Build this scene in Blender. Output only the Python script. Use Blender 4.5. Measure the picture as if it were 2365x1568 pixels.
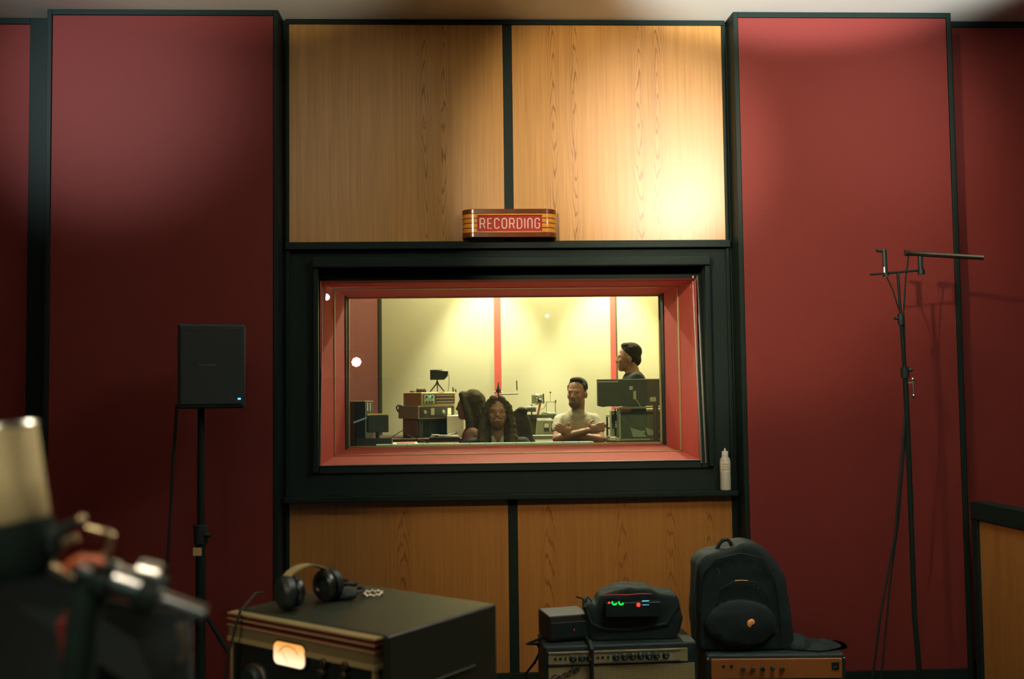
import bpy, bmesh, math, random
from mathutils import Vector, Matrix, Euler, Quaternion
random.seed(7)
PI = math.pi
V = Vector
for o in list(bpy.data.objects): bpy.data.objects.remove(o)
S = bpy.context.scene
COL = S.collection

# ------------------------------------------------------------ camera
W_PX, H_PX, F_PX = 2365.0, 1568.0, 2300.0
YAW, PITCH, ROLL = -0.0429, 0.0504, -0.0122
CAM = V((-0.2355, -5.6615, 1.7))
def _r(axis, a): return Matrix.Rotation(a, 3, axis)
def _rotm():
    c, s = math.cos(YAW), math.sin(YAW); A = Matrix(((c, s, 0), (-s, c, 0), (0, 0, 1)))
    c, s = math.cos(PITCH), math.sin(PITCH); B = Matrix(((1, 0, 0), (0, c, s), (0, -s, c)))
    c, s = math.cos(ROLL), math.sin(ROLL); D = Matrix(((c, 0, s), (0, 1, 0), (-s, 0, c)))
    return D @ B @ A
RM = _rotm(); RT = RM.transposed()
def P(u, v, Y=0.0):
    """point on the plane Y seen at pixel u, v of the 2365 x 1568 photograph"""
    d = RT @ V(((u - 1182.5) / F_PX, 1, (784 - v) / F_PX))
    return CAM + d * ((Y - CAM.y) / d.y)
cd = bpy.data.cameras.new('camera'); cam = bpy.data.objects.new('camera', cd); COL.objects.link(cam)
cd.sensor_fit = 'HORIZONTAL'; cd.sensor_width = 36; cd.lens = 36 * F_PX / W_PX
right = RT @ V((1, 0, 0)); fwd = RT @ V((0, 1, 0)); up = RT @ V((0, 0, 1))
m = Matrix((right, up, -fwd)).transposed().to_4x4(); m.translation = CAM
cam.matrix_world = m
cd.clip_start = 0.05
cd.dof.use_dof = True; cd.dof.focus_distance = 5.7; cd.dof.aperture_fstop = 2.6
S.camera = cam

# ------------------------------------------------------------ world, exposure, lights
S.view_settings.view_transform = 'Standard'; S.view_settings.look = 'None'
S.view_settings.exposure = 0.0; S.view_settings.gamma = 1.0; S.view_settings.use_curve_mapping = False
w = bpy.data.worlds.new('dim_room_air'); S.world = w; w.use_nodes = True
w.node_tree.nodes['Background'].inputs[0].default_value = (0.55, 1.0, 0.85, 1)
w.node_tree.nodes['Background'].inputs[1].default_value = 0.06

def spot(name, loc, target, power, color, angle, blend=1.0, size=0.05):
    l = bpy.data.lights.new(name, 'SPOT'); l.energy = power; l.color = color
    l.spot_size = math.radians(angle); l.spot_blend = blend; l.shadow_soft_size = size
    o = bpy.data.objects.new(name, l); COL.objects.link(o); o.location = loc
    o.rotation_euler = (V(target) - V(loc)).to_track_quat('-Z', 'Y').to_euler(); return o
def point(name, loc, power, color, size=0.05):
    l = bpy.data.lights.new(name, 'POINT'); l.energy = power; l.color = color; l.shadow_soft_size = size
    o = bpy.data.objects.new(name, l); COL.objects.link(o); o.location = loc; return o
WARM = (1.0, 0.80, 0.50)
# live room: ceiling track spots, then added lamps for ceiling, haze, foreground and cabinet
spot('wood_spot', (-1.3, -4.5, 3.35), (1.10, 0, 2.92), 600, (1.0, 0.84, 0.58), 34, 0.55, 0.035)
spot('core_spot', (1.94, -4.11, 3.37), (0.86, 0, 3.02), 580, (1.0, 0.88, 0.68), 21, 1.0, 0.022)
spot('track_spot', (-1.3, -4.5, 3.3), (2.2, 0, 2.0), 150, WARM, 42, 0.9, 0.03)
spot('low_spot', (0.57, -4.2, 3.38), (0.28, 0, 1.30), 200, (1.0, 0.76, 0.42), 30, 1.0, 0.012)
spot('ceiling_fill_right', (1.42, -3.4, 2.80), (1.52, -2.4, 2.80 + 1.15), 1050, (0.90, 0.96, 0.98), 72, 0.20, 0.04)  # added unseen uplight, only brightens the ceiling strip at the right
spot('ceiling_fill_left', (-0.95, -3.2, 2.85), (-1.15, -2.2, 2.85 + 1.0), 180, (1.0, 0.96, 0.78), 62, 0.3, 0.06)  # weaker added uplight for the left part of the ceiling, no fixture
spot('left_haze_fill', (-2.9, -2.6, 3.6), (-2.25, 0, 3.45), 230, (0.85, 0.95, 1.0), 42, 1.0, 0.10)  # added lamp, imitates the pale haze on the left fabric
spot('right_haze_fill', (2.9, -2.4, 3.6), (2.25, 0, 3.2), 55, (1.0, 0.92, 0.84), 34, 1.0, 0.10)  # added counterpart for the fainter haze at the upper right
spot('foreground_rim_fill', (0.7, -3.0, 3.3), (-0.60, -4.66, 1.50), 170, (1.0, 0.90, 0.70), 17, 0.8, 0.12)  # added lamp without a fixture, highlights the foreground microphone and chrome
spot('foreground_front_fill', (-0.9, -6.2, 3.0), (-0.62, -4.66, 1.56), 120, (1.0, 0.88, 0.70), 14, 0.8, 0.16)  # added fill from the front for the same foreground parts
spot('cabinet_fill', (-1.7, -5.6, 2.7), (-0.66, -3.09, 1.07), 80, (1.0, 0.86, 0.60), 13, 0.8, 0.05)  # narrow added lamp that lifts the rack cabinet's front trim
point('room_fill', (-1.69, -4.13, 3.58), 13, (1.0, 0.84, 0.62), 0.03)
# control room: two wall washing downlights
for i, x in enumerate((-0.06, 1.03)):
    spot('wall_washer', (x, 2.92, 3.28), (x, 3.00, 0), 330, (1.0, 0.95, 0.80), 66, 0.6, 0.03)
    spot('downlight_spill', (x, 2.88, 3.27), (x * 0.6, 0.9, 1.75), 115, (1.0, 0.89, 0.68), 105, 0.3, 0.02)
    point('downlight_glow', (x, 2.90, 3.26), 85, (1.0, 0.90, 0.66), 0.02)

point('console_fill', (0.1, 1.7, 3.15), 30, (1.0, 0.90, 0.66), 0.15)  # added soft fill for faces and shirts, no fixture above the console

# ------------------------------------------------------------ materials
def mat(name, col, rough=0.6, metal=0.0, spec=0.5, noise=0.0, nscale=40, bump=0.0, emit=None, es=1.0, coat=0.0, sheen=0.0):
    m = bpy.data.materials.new(name); m.use_nodes = True; nt = m.node_tree; b = nt.nodes['Principled BSDF']
    b.inputs['Base Color'].default_value = (*col, 1); b.inputs['Roughness'].default_value = rough
    b.inputs['Metallic'].default_value = metal; b.inputs['Specular IOR Level'].default_value = spec
    b.inputs['Coat Weight'].default_value = coat; b.inputs['Sheen Weight'].default_value = sheen
    if emit: b.inputs['Emission Color'].default_value = (*emit, 1); b.inputs['Emission Strength'].default_value = es
    if noise or bump:
        tc = nt.nodes.new('ShaderNodeTexCoord'); n = nt.nodes.new('ShaderNodeTexNoise')
        n.inputs['Scale'].default_value = nscale; n.inputs['Detail'].default_value = 4
        nt.links.new(tc.outputs['Object'], n.inputs['Vector'])
        if noise:
            mx = nt.nodes.new('ShaderNodeMix'); mx.data_type = 'RGBA'
            mx.inputs[6].default_value = (*[c * (1 - noise) for c in col], 1)
            mx.inputs[7].default_value = (*[min(1, c * (1 + noise)) for c in col], 1)
            nt.links.new(n.outputs['Fac'], mx.inputs[0]); nt.links.new(mx.outputs[2], b.inputs['Base Color'])
        if bump:
            bp = nt.nodes.new('ShaderNodeBump'); bp.inputs['Strength'].default_value = bump; bp.inputs['Distance'].default_value = 0.003
            nt.links.new(n.outputs['Fac'], bp.inputs['Height']); nt.links.new(bp.outputs['Normal'], b.inputs['Normal'])
    return m

def wood_mat(name, base, dark, centres, z0, rough=0.33, freq=46.0, width=70.0):
    """oak veneer: straight grain with bookmatched cathedral figures"""
    m = bpy.data.materials.new(name); m.use_nodes = True; nt = m.node_tree; N = nt.nodes; L = nt.links
    b = N['Principled BSDF']; b.inputs['Roughness'].default_value = rough; b.inputs['Specular IOR Level'].default_value = 0.7
    geo = N.new('ShaderNodeNewGeometry'); sep = N.new('ShaderNodeSeparateXYZ'); L.new(geo.outputs['Position'], sep.inputs[0])
    def M(op, a, b2=None, c=None):
        n = N.new('ShaderNodeMath'); n.operation = op
        for i, x in enumerate((a, b2, c)):
            if x is None: continue
            if isinstance(x, (int, float)): n.inputs[i].default_value = x
            else: L.new(x, n.inputs[i])
        return n.outputs[0]
    def noise(sx, sz, detail=3, scale=1.0):
        mp = N.new('ShaderNodeMapping'); mp.inputs['Scale'].default_value = (sx, 1.0, sz); L.new(geo.outputs['Position'], mp.inputs[0])
        n = N.new('ShaderNodeTexNoise'); n.inputs['Scale'].default_value = scale; n.inputs['Detail'].default_value = detail
        L.new(mp.outputs[0], n.inputs['Vector']); return n.outputs['Fac']
    X, Z = sep.outputs['X'], sep.outputs['Z']
    warp = M('MULTIPLY', M('SUBTRACT', noise(9, 1.1, 2), 0.5), 0.05)
    Xw = M('ADD', X, warp)
    d = None
    for c in centres:
        a = M('ABSOLUTE', M('SUBTRACT', Xw, c)); d = a if d is None else M('MINIMUM', d, a)
    # parabolic contours make nested arches near every centre
    para = M('ADD', M('MULTIPLY', M('MULTIPLY', d, d), width), M('MULTIPLY', M('ABSOLUTE', M('SUBTRACT', Z, z0)), 0.20))
    rings = M('SINE', M('MULTIPLY', M('ADD', para, M('MULTIPLY', noise(22, 1.6, 3), 0.10)), freq * 5.2))
    near = M('SUBTRACT', 1.0, M('MINIMUM', M('MULTIPLY', d, 15.0), 1.0))
    arch = M('MULTIPLY', M('POWER', M('MAXIMUM', rings, 0.0), 5.0), M('POWER', near, 0.7))
    fine = noise(260, 2.2, 4)
    mid = noise(38, 0.7, 3)
    t = M('ADD', M('MULTIPLY', arch, 1.2), M('ADD', M('MULTIPLY', M('SUBTRACT', fine, 0.38), 1.5), M('MULTIPLY', M('SUBTRACT', mid, 0.45), 0.8)))
    t = M('MINIMUM', M('MAXIMUM', t, 0.0), 1.0)
    mx = N.new('ShaderNodeMix'); mx.data_type = 'RGBA'; mx.inputs[6].default_value = (*base, 1); mx.inputs[7].default_value = (*dark, 1)
    L.new(t, mx.inputs[0]); L.new(mx.outputs[2], b.inputs['Base Color'])
    return m

BLACK = mat('black_paint', (0.012, 0.022, 0.018), 0.5, spec=0.15, noise=0.2)
BLACKM = mat('matt_black', (0.014, 0.024, 0.020), 0.75, spec=0.2, noise=0.2)
PLASTIC = mat('black_plastic', (0.012, 0.024, 0.022), 0.45, noise=0.15, nscale=200, bump=0.2)
RUBBER = mat('rubber', (0.012, 0.018, 0.016), 0.6)
TOLEX = mat('black_vinyl', (0.014, 0.030, 0.027), 0.55, noise=0.3, nscale=300, bump=0.6)
NYLON = mat('black_nylon', (0.010, 0.022, 0.020), 0.8, noise=0.3, nscale=120, bump=0.5)
RED = mat('red_fabric', (0.195, 0.031, 0.025), 0.55, spec=0.16, noise=0.10, nscale=350, bump=0.35)
REDR = mat('red_lining', (0.58, 0.092, 0.078), 0.75, spec=0.2, noise=0.08, nscale=350, bump=0.3)
REDC = mat('red_stripe', (0.62, 0.10, 0.07), 0.8, spec=0.2)
CREAM = mat('cream_fabric', (0.56, 0.50, 0.30), 0.9, spec=0.1, noise=0.05, nscale=60)
CEIL = mat('cream_ceiling', (0.80, 0.78, 0.66), 0.9, spec=0.1, noise=0.03, nscale=5)
OLIVE = mat('dark_trim', (0.05, 0.05, 0.02), 0.6)
CHROME = mat('chrome', (0.92, 0.90, 0.85), 0.17, metal=1.0)
STEEL = mat('brushed_steel', (0.62, 0.60, 0.52), 0.32, metal=1.0, noise=0.15, nscale=80)
BRASSY = mat('brass_strip', (0.52, 0.42, 0.20), 0.35, metal=0.35)
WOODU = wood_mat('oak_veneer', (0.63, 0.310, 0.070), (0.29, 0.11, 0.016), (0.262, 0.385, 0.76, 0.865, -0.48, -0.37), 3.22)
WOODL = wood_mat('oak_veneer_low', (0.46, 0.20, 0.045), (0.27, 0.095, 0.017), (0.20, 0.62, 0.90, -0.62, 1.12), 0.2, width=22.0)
WALNUT = mat('varnished_walnut', (0.14, 0.035, 0.010), 0.22, noise=0.5, nscale=20, coat=0.6)
MAPLE = mat('varnished_maple', (0.66, 0.26, 0.03), 0.22, noise=0.25, nscale=30, coat=0.6)
def glass_mat(name, tint=(0.97, 1.0, 0.97), f=1.0):
    m = bpy.data.materials.new(name); m.use_nodes = True; nt = m.node_tree; N = nt.nodes; L = nt.links
    for n in list(N): N.remove(n)
    out = N.new('ShaderNodeOutputMaterial'); mix = N.new('ShaderNodeMixShader'); tr = N.new('ShaderNodeBsdfTransparent'); gl = N.new('ShaderNodeBsdfGlossy')
    tr.inputs[0].default_value = (*tint, 1); gl.inputs['Roughness'].default_value = 0.0
    fr = N.new('ShaderNodeFresnel'); fr.inputs[0].default_value = 1.5
    L.new(fr.outputs[0], mix.inputs[0]); L.new(tr.outputs[0], mix.inputs[1]); L.new(gl.outputs[0], mix.inputs[2]); L.new(mix.outputs[0], out.inputs[0])
    return m
GLASS = glass_mat('window_glass')

# ------------------------------------------------------------ mesh helpers
def frame(z):
    z = V(z).normalized(); return z.to_track_quat('Z', 'Y').to_matrix()
class MB:
    def __init__(s): s.bm = bmesh.new(); s.k = 0
    def _add(s, verts, faces):
        vs = [s.bm.verts.new(v) for v in verts]
        for f in faces:
            try: fc = s.bm.faces.new([vs[i] for i in f]); fc.material_index = s.k
            except ValueError: pass
        return s
    def box(s, x0, x1, y0, y1, z0, z1, M=None):
        vs = [V((x, y, z)) for z in (z0, z1) for y in (y0, y1) for x in (x0, x1)]
        if M is not None: vs = [M @ v for v in vs]
        return s._add(vs, [(0, 2, 3, 1), (4, 5, 7, 6), (0, 1, 5, 4), (2, 6, 7, 3), (0, 4, 6, 2), (1, 3, 7, 5)])
    def cyl(s, p0, p1, r0, r1=None, n=16, caps=True):
        r1 = r0 if r1 is None else r1; p0, p1 = V(p0), V(p1); F = frame(p1 - p0)
        vs = [p + F @ V((math.cos(2 * PI * i / n) * r, math.sin(2 * PI * i / n) * r, 0)) for p, r in ((p0, r0), (p1, r1)) for i in range(n)]
        fs = [(i, (i + 1) % n, n + (i + 1) % n, n + i) for i in range(n)]
        if caps: fs += [tuple(range(n))[::-1], tuple(range(n, 2 * n))]
        return s._add(vs, fs)
    def tube(s, pts, r, n=8, closed=False):
        pts = [V(p) for p in pts]; N = len(pts); rs = r if isinstance(r, (list, tuple)) else [r] * N
        vs = []; fs = []; ref = None
        for i, p in enumerate(pts):
            a = pts[(i - 1) % N] if (closed or i) else p; b = pts[(i + 1) % N] if (closed or i < N - 1) else p
            t = (b - a).normalized()
            if ref is None: ref = t.orthogonal().normalized()
            ref = (ref - t * ref.dot(t)); ref = ref.normalized() if ref.length > 1e-6 else t.orthogonal().normalized()
            bt = t.cross(ref)
            vs += [p + (ref * math.cos(2 * PI * j / n) + bt * math.sin(2 * PI * j / n)) * rs[i] for j in range(n)]
        for i in range(N if closed else N - 1):
            for j in range(n):
                k = (j + 1) % n; i2 = (i + 1) % N
                fs.append((i * n + j, i * n + k, i2 * n + k, i2 * n + j))
        if not closed: fs += [tuple(range(n))[::-1], tuple(range((N - 1) * n, N * n))]
        return s._add(vs, fs)
    def lathe(s, prof, c=(0, 0, 0), axis=(0, 0, 1), n=24):
        F = frame(axis) if tuple(axis) != (0, 0, 1) else Matrix.Identity(3); c = V(c); vs = []; fs = []
        for r, z in prof: vs += [c + F @ V((r * math.cos(2 * PI * j / n), r * math.sin(2 * PI * j / n), z)) for j in range(n)]
        for i in range(len(prof) - 1):
            for j in range(n):
                k = (j + 1) % n; fs.append((i * n + j, i * n + k, (i + 1) * n + k, (i + 1) * n + j))
        fs += [tuple(range(n))[::-1], tuple(range((len(prof) - 1) * n, len(prof) * n))]
        return s._add(vs, fs)
    def ell(s, c, r, M=None, n=18, k=12):
        c = V(c); vs = [V((0, 0, -1))]; fs = []
        for i in range(1, k):
            a = -PI / 2 + PI * i / k
            vs += [V((math.cos(a) * math.cos(2 * PI * j / n), math.cos(a) * math.sin(2 * PI * j / n), math.sin(a))) for j in range(n)]
        vs.append(V((0, 0, 1)))
        for j in range(n): fs.append((0, 1 + (j + 1) % n, 1 + j))
        for i in range(k - 2):
            for j in range(n):
                a, b = 1 + i * n, 1 + (i + 1) * n; q = (j + 1) % n; fs.append((a + j, a + q, b + q, b + j))
        l = len(vs) - 1; b = 1 + (k - 2) * n
        for j in range(n): fs.append((b + j, b + (j + 1) % n, l))
        vs = [V((v.x * r[0], v.y * r[1], v.z * r[2])) for v in vs]
        if M is not None: vs = [M @ v for v in vs]
        return s._add([c + v for v in vs], fs)
    def cap(s, p0, r0, p1, r1, n=16):
        s.cyl(p0, p1, r0, r1, n); s.ell(p0, (r0,) * 3, n=n, k=10); return s.ell(p1, (r1,) * 3, n=n, k=10)
    def prism(s, pts, y0, y1, M=None):
        """outline in x, z given thickness from y0 to y1"""
        n = len(pts); vs = [V((x, y0, z)) for x, z in pts] + [V((x, y1, z)) for x, z in pts]
        if M is not None: vs = [M @ v for v in vs]
        return s._add(vs, [tuple(range(n)), tuple(range(n, 2 * n))[::-1]] + [(i, n + i, n + (i + 1) % n, (i + 1) % n) for i in range(n)])
    def build(s, name, mats, parent=None, smooth=False, bevel=0.0, loc=None, rz=0.0, subsurf=0):
        me = bpy.data.meshes.new(name); bmesh.ops.recalc_face_normals(s.bm, faces=s.bm.faces[:]); s.bm.to_mesh(me); s.bm.free()
        for m in (mats if isinstance(mats, (list, tuple)) else [mats]): me.materials.append(m)
        if smooth:
            for p in me.polygons: p.use_smooth = True
        o = bpy.data.objects.new(name, me); COL.objects.link(o)
        if parent is not None: o.parent = parent
        if loc is not None: o.location = loc
        if rz: o.rotation_euler.z = rz
        if bevel:
            b = o.modifiers.new('bevel', 'BEVEL'); b.width = bevel; b.segments = 3; b.limit_method = 'ANGLE'; b.angle_limit = math.radians(40)
        if subsurf: q = o.modifiers.new('smooth', 'SUBSURF'); q.levels = q.render_levels = subsurf
        if smooth and not subsurf:
            try: me.set_sharp_from_angle(angle=math.radians(38))
            except Exception: pass
        return o
def tag(o, label, cat, group=None):
    o['label'] = label; o['category'] = cat
    if group: o['group'] = group
    return o
def struct(o): o['kind'] = 'structure'; return o
def lab(o, label): o['label'] = label; return o
def thing(name, label, cat, loc=(0, 0, 0), rz=0.0, group=None):
    o = bpy.data.objects.new(name, None); o.empty_display_size = 0.05; COL.objects.link(o)
    o.location = loc; o.rotation_euler.z = rz; return tag(o, label, cat, group)
def copy_tree(o, parent=None):
    c = o.copy(); COL.objects.link(c); c.parent = parent
    for ch in [x for x in bpy.data.objects if x.parent == o]: copy_tree(ch, c)
    return c
def text_obj(name, body, size, material, parent, loc, rot, extr=0.0004, align='CENTER', sx=1.0):
    cu = bpy.data.curves.new(name, 'FONT'); cu.body = body; cu.size = size; cu.align_x = align; cu.align_y = 'CENTER'; cu.extrude = extr
    t = bpy.data.objects.new(name, cu); COL.objects.link(t)
    me = bpy.data.meshes.new_from_object(t.evaluated_get(bpy.context.evaluated_depsgraph_get())); bpy.data.objects.remove(t)
    me.materials.clear(); me.materials.append(material)
    for v in me.vertices: v.co.x *= sx
    o = bpy.data.objects.new(name, me); COL.objects.link(o); o.parent = parent; o.location = loc; o.rotation_euler = rot
    return o

# ------------------------------------------------------------ room shell
ZC = 3.835
struct(MB().box(-4.2, 4.2, -9, 0.16, -0.1, 0).build('floor', mat('dark_floor', (0.05, 0.035, 0.025), 0.5, noise=0.3, nscale=6)))
struct(MB().box(-4.2, 4.2, -9, 0.16, ZC, ZC + 0.1).build('ceiling', CEIL))
OW, OZ0, OZ1 = 1.12, 1.250, 2.430     # structural opening of the window
b = MB()
b.box(-4.2, -OW, 0.012, 0.16, 0, ZC); b.box(OW, 4.2, 0.012, 0.16, 0, ZC)
b.box(-OW, OW, 0.012, 0.16, 0, OZ0); b.box(-OW, OW, 0.012, 0.16, OZ1, ZC)
struct(b.build('wall_back', BLACKM))
struct(MB().box(-4.3, -4.2, -9, 0.1, 0, ZC).build('wall_left', RED))
struct(MB().box(4.2, 4.3, -9, 0.1, 0, ZC).build('wall_right', RED))
# oak panels of the middle bay
GAP = 0.0267
def panel(name, x0, x1, z0, z1, y0, y1, m, label, cat='wall panel', group=None):
    return tag(MB().box(x0, x1, y0, y1, z0, z1).build(name, m, bevel=0.002), label, cat, group)
panel('oak_panel', -1.25, -GAP, 2.547, 3.807, -0.004, 0.012, WOODU, 'oak veneer wall panel above the window, left one, mostly in shadow')
panel('oak_panel', GAP, 1.25, 2.547, 3.807, -0.004, 0.012, WOODU, 'oak veneer wall panel above the window, right one, with the bright light pool')
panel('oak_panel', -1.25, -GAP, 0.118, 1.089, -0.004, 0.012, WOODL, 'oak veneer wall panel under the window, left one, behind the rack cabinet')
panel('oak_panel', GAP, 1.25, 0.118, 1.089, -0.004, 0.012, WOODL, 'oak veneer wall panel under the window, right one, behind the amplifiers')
# black battens
def trim(n, x0, x1, y0, y1, z0, z1): struct(MB().box(x0, x1, y0, y1, z0, z1).build('trim_%d' % n, BLACK, bevel=0.003))
trim(1, -1.27, 1.27, -0.016, 0.012, 3.807, ZC)
trim(2, -GAP, GAP, -0.002, 0.012, 2.547, 3.807)
trim(3, -GAP, GAP, -0.002, 0.012, 0.118, 1.089)
trim(4, -1.27, 1.27, -0.030, 0.012, 2.505, 2.547)
trim(5, -1.27, 1.27, -0.080, 0.012, 1.089, 1.118)
trim(6, -1.27, -1.25, -0.006, 0.012, 0.118, 3.807)
trim(7, 1.25, 1.27, -0.006, 0.012, 0.118, 3.807)
struct(MB().box(-1.27, 1.27, -0.02, 0.012, 0, 0.118).build('baseboard_back', BLACK, bevel=0.003))
# fabric bays that stand forward on both sides, and the outer bays
for s in (-1, 1):
    side = 'left' if s < 0 else 'right'
    a, c = sorted((s * 1.285, s * 2.55))
    b = MB().box(a, c, -0.128, 0.012, 0, ZC)
    struct(b.build('wall_%s_bay' % side if False else ('wall_front_%s' % side), BLACK))
    o = panel('fabric_panel', a + 0.028, c - 0.028, 0.12, ZC - 0.032, -0.142, -0.128, RED,
          'dark red fabric wall panel %s' % ('behind the loudspeaker on its stand' if s < 0 else 'right of the window, behind the thin microphone stand'))
    trim(8 if s < 0 else 9, a, a + 0.026, -0.148, -0.128, 0, ZC); trim(10 if s < 0 else 11, c - 0.026, c, -0.148, -0.128, 0, ZC)
    trim(12 if s < 0 else 13, a + 0.026, c - 0.026, -0.148, -0.128, ZC - 0.030, ZC); trim(14 if s < 0 else 15, a + 0.026, c - 0.026, -0.150, -0.128, 0, 0.12)
    a, c = sorted((s * (2.70 if s < 0 else 2.62), s * 4.19))
    panel('fabric_panel', a, c, 0.12, 3.80, -0.006, 0.012, RED, 'dark red fabric wall panel at the far %s edge, set back' % side)
    a2, c2 = sorted((s * 2.55, s * (2.70 if s < 0 else 2.62)))
    trim(16 if s < 0 else 17, a2, c2, -0.016, 0.012, 0, ZC); trim(18 if s < 0 else 19, a, c, -0.016, 0.012, 3.80, ZC)

# ------------------------------------------------------------ control room shell
struct(MB().box(-2.6, 2.6, 0.9, 3.5, 0.25, 0.35).build('floor_control_room', mat('brown_carpet', (0.06, 0.04, 0.03), 0.9, noise=0.3)))
struct(MB().box(-2.6, 2.6, 0.9, 3.5, 3.30, 3.40).build('ceiling_control_room', mat('dark_ceiling', (0.22, 0.20, 0.15), 0.9)))
b = MB(); b.box(-2.6, -1.03, 0.78, 0.9, 0.25, 3.4); b.box(1.03, 2.6, 0.78, 0.9, 0.25, 3.4); b.box(-1.03, 1.03, 0.78, 0.9, 0.25, 1.33); b.box(-1.03, 1.03, 0.78, 0.9, 2.325, 3.4)
struct(b.build('wall_window', BLACKM))
struct(MB().box(-1.3, 2.6, 3.30, 3.42, 0.25, 3.4).build('wall_far', CREAM))
struct(MB().box(-0.013, 0.046, 3.285, 3.30, 0.35, 3.30).build('trim_20', REDC))
struct(MB().box(1.041, 1.088, 3.285, 3.30, 0.35, 3.30).build('trim_21', REDC))
struct(MB().box(1.088, 1.101, 3.282, 3.30, 0.35, 3.30).build('trim_22', OLIVE))
struct(MB().box(-1.045, -1.018, 3.27, 3.30, 0.35, 3.30).build('trim_23', OLIVE))
M = Matrix.Translation((-1.045, 3.29, 0)) @ Matrix.Rotation(math.radians(64), 4, 'Z')
struct(MB().box(-2.6, 0, 0, 0.06, 0.35, 3.3, M).build('wall_splayed', mat('red_splay', (0.13, 0.026, 0.017), 0.8, noise=0.1)))
struct(MB().box(1.515, 1.545, 3.27, 3.30, 0.35, 3.30).build('trim_24', CREAM))
struct(MB().box(1.56, 1.62, 0.9, 3.30, 0.35, 3.30).build('wall_near', CREAM))

# ------------------------------------------------------------ window
win = bpy.data.objects.new('window_1', None); COL.objects.link(win); struct(win)
win['label'] = 'deep control room window with black moulding and red lining'
def ring(mb, ax, az0, az1, bx, bz0, bz1, ya, yb):
    """four mitred boards between rectangle a (at ya) and rectangle b (at yb)"""
    A = [(-ax, az0), (ax, az0), (ax, az1), (-ax, az1)]; B = [(-bx, bz0), (bx, bz0), (bx, bz1), (-bx, bz1)]
    vs = [V((x, ya, z)) for x, z in A] + [V((x, yb, z)) for x, z in B]
    mb._add(vs, [(i, (i + 1) % 4, 4 + (i + 1) % 4, 4 + i) for i in range(4)])
b = MB(); x0, x1, z0, z1 = -1.115, 1.150, 1.118, 2.455
t = 0.055
b.box(x0, x1, -0.045, 0.012, z1 - t, z1); b.box(x0 - 0, x0 + 0.03, -0.03, 0.012, 1.25, z1 - t); b.box(x1 - 0.03, x1, -0.03, 0.012, 1.25, z1 - t)
b.build('moulding', BLACK, win, bevel=0.006)
# recessed sash leaning back at the top
lean = math.atan2(0.11, 1.05)
Ms = Matrix.Translation((0, 0.015, 1.285)) @ Matrix.Rotation(-lean, 4, 'X')
SW, SH = 1.083, 1.055
b = MB()
for a in ((-SW - 0.045, -SW, -0.045, SH + 0.05), (SW, SW + 0.045, -0.045, SH + 0.05)): b.box(a[0], a[1], -0.012, 0.03, a[2], a[3], Ms)
b.box(-SW, SW, -0.012, 0.03, -0.045, 0, Ms); b.box(-SW, SW, -0.012, 0.03, SH, SH + 0.06, Ms)
b.build('sash', BLACK, win, bevel=0.004)
b = MB()
for x in (SW - 0.008, SW + 0.018): b.box(x, x + 0.011, -0.020, -0.010, -0.02, SH + 0.02, Ms)
for x in (-SW - 0.002,): b.box(x, x + 0.008, -0.018, -0.010, 0, SH, Ms)
b.box(-SW, SW, -0.018, -0.010, -0.004, 0.004, Ms)
lab(b.build('sash_bead', mat('aged_steel', (0.30, 0.29, 0.25), 0.35, metal=1.0), win, bevel=0.002), 'thin bright metal bead round the glass')
lab(MB().box(-SW, SW, 0.008, 0.012, 0, SH, Ms).build('pane', GLASS, win), 'leaning outer sheet of glass')
b = MB(); r = MB()
YM, MX, MZ0, MZ1 = 0.40, 1.055, 1.312, 2.325
ring(r, 1.085, 1.285, 2.335, MX, MZ0, MZ1, 0.05, YM); ring(r, MX, MZ0, MZ1, 1.03, 1.335, 2.318, YM + 0.02, 0.9)
r.build('lining', REDR, win)
def rect_tube(mb, x, za, zb, y, wd, dp):
    mb.box(-x, x, y, y + dp, za - wd, za + wd); mb.box(-x, x, y, y + dp, zb - wd, zb + wd)
    mb.box(-x - wd, -x + wd, y, y + dp, za, zb); mb.box(x - wd, x + wd, y, y + dp, za, zb)
rect_tube(b, MX, MZ0, MZ1, YM, 0.006, 0.02); rect_tube(b, 1.028, 1.337, 2.316, 0.885, 0.007, 0.02)
lab(b.build('glazing_stop', BRASSY, win), 'thin olive metal edge strip')
lab(MB().box(-1.03, 1.03, 0.893, 0.897, 1.335, 2.318).build('pane', GLASS, win), 'inner sheet of glass')

# ------------------------------------------------------------ recording sign
sg = thing('recording_sign', 'wooden light box sign with red RECORDING panel hung above the window', 'sign', (-0.002, 0.0, 2.635))
def stadium(w, d, r, n=10):
    pts = [(-w, 0.0)]
    for i in range(n + 1): a = PI - PI / 2 * i / n; pts.append((-w + r + r * math.cos(a), -(d - r) - r * math.sin(a)))
    for i in range(n + 1): a = PI / 2 - PI / 2 * i / n; pts.append((w - r + r * math.cos(a), -(d - r) - r * math.sin(a)))
    pts.append((w, 0.0)); return pts
def slab(mb, pts, z0, z1):
    n = len(pts); mb._add([V((x, y, z0)) for x, y in pts] + [V((x, y, z1)) for x, y in pts], [tuple(range(n)), tuple(range(n, 2 * n))[::-1]] + [(i, (i + 1) % n, n + (i + 1) % n, n + i) for i in range(n)])
D = 0.118; OUT = stadium(0.268, D, 0.068)
b = MB(); slab(b, OUT, 0.052, 0.080); slab(b, OUT, -0.080, -0.052); b.build('case_cap', WALNUT, sg, smooth=True, bevel=0.003)
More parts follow.
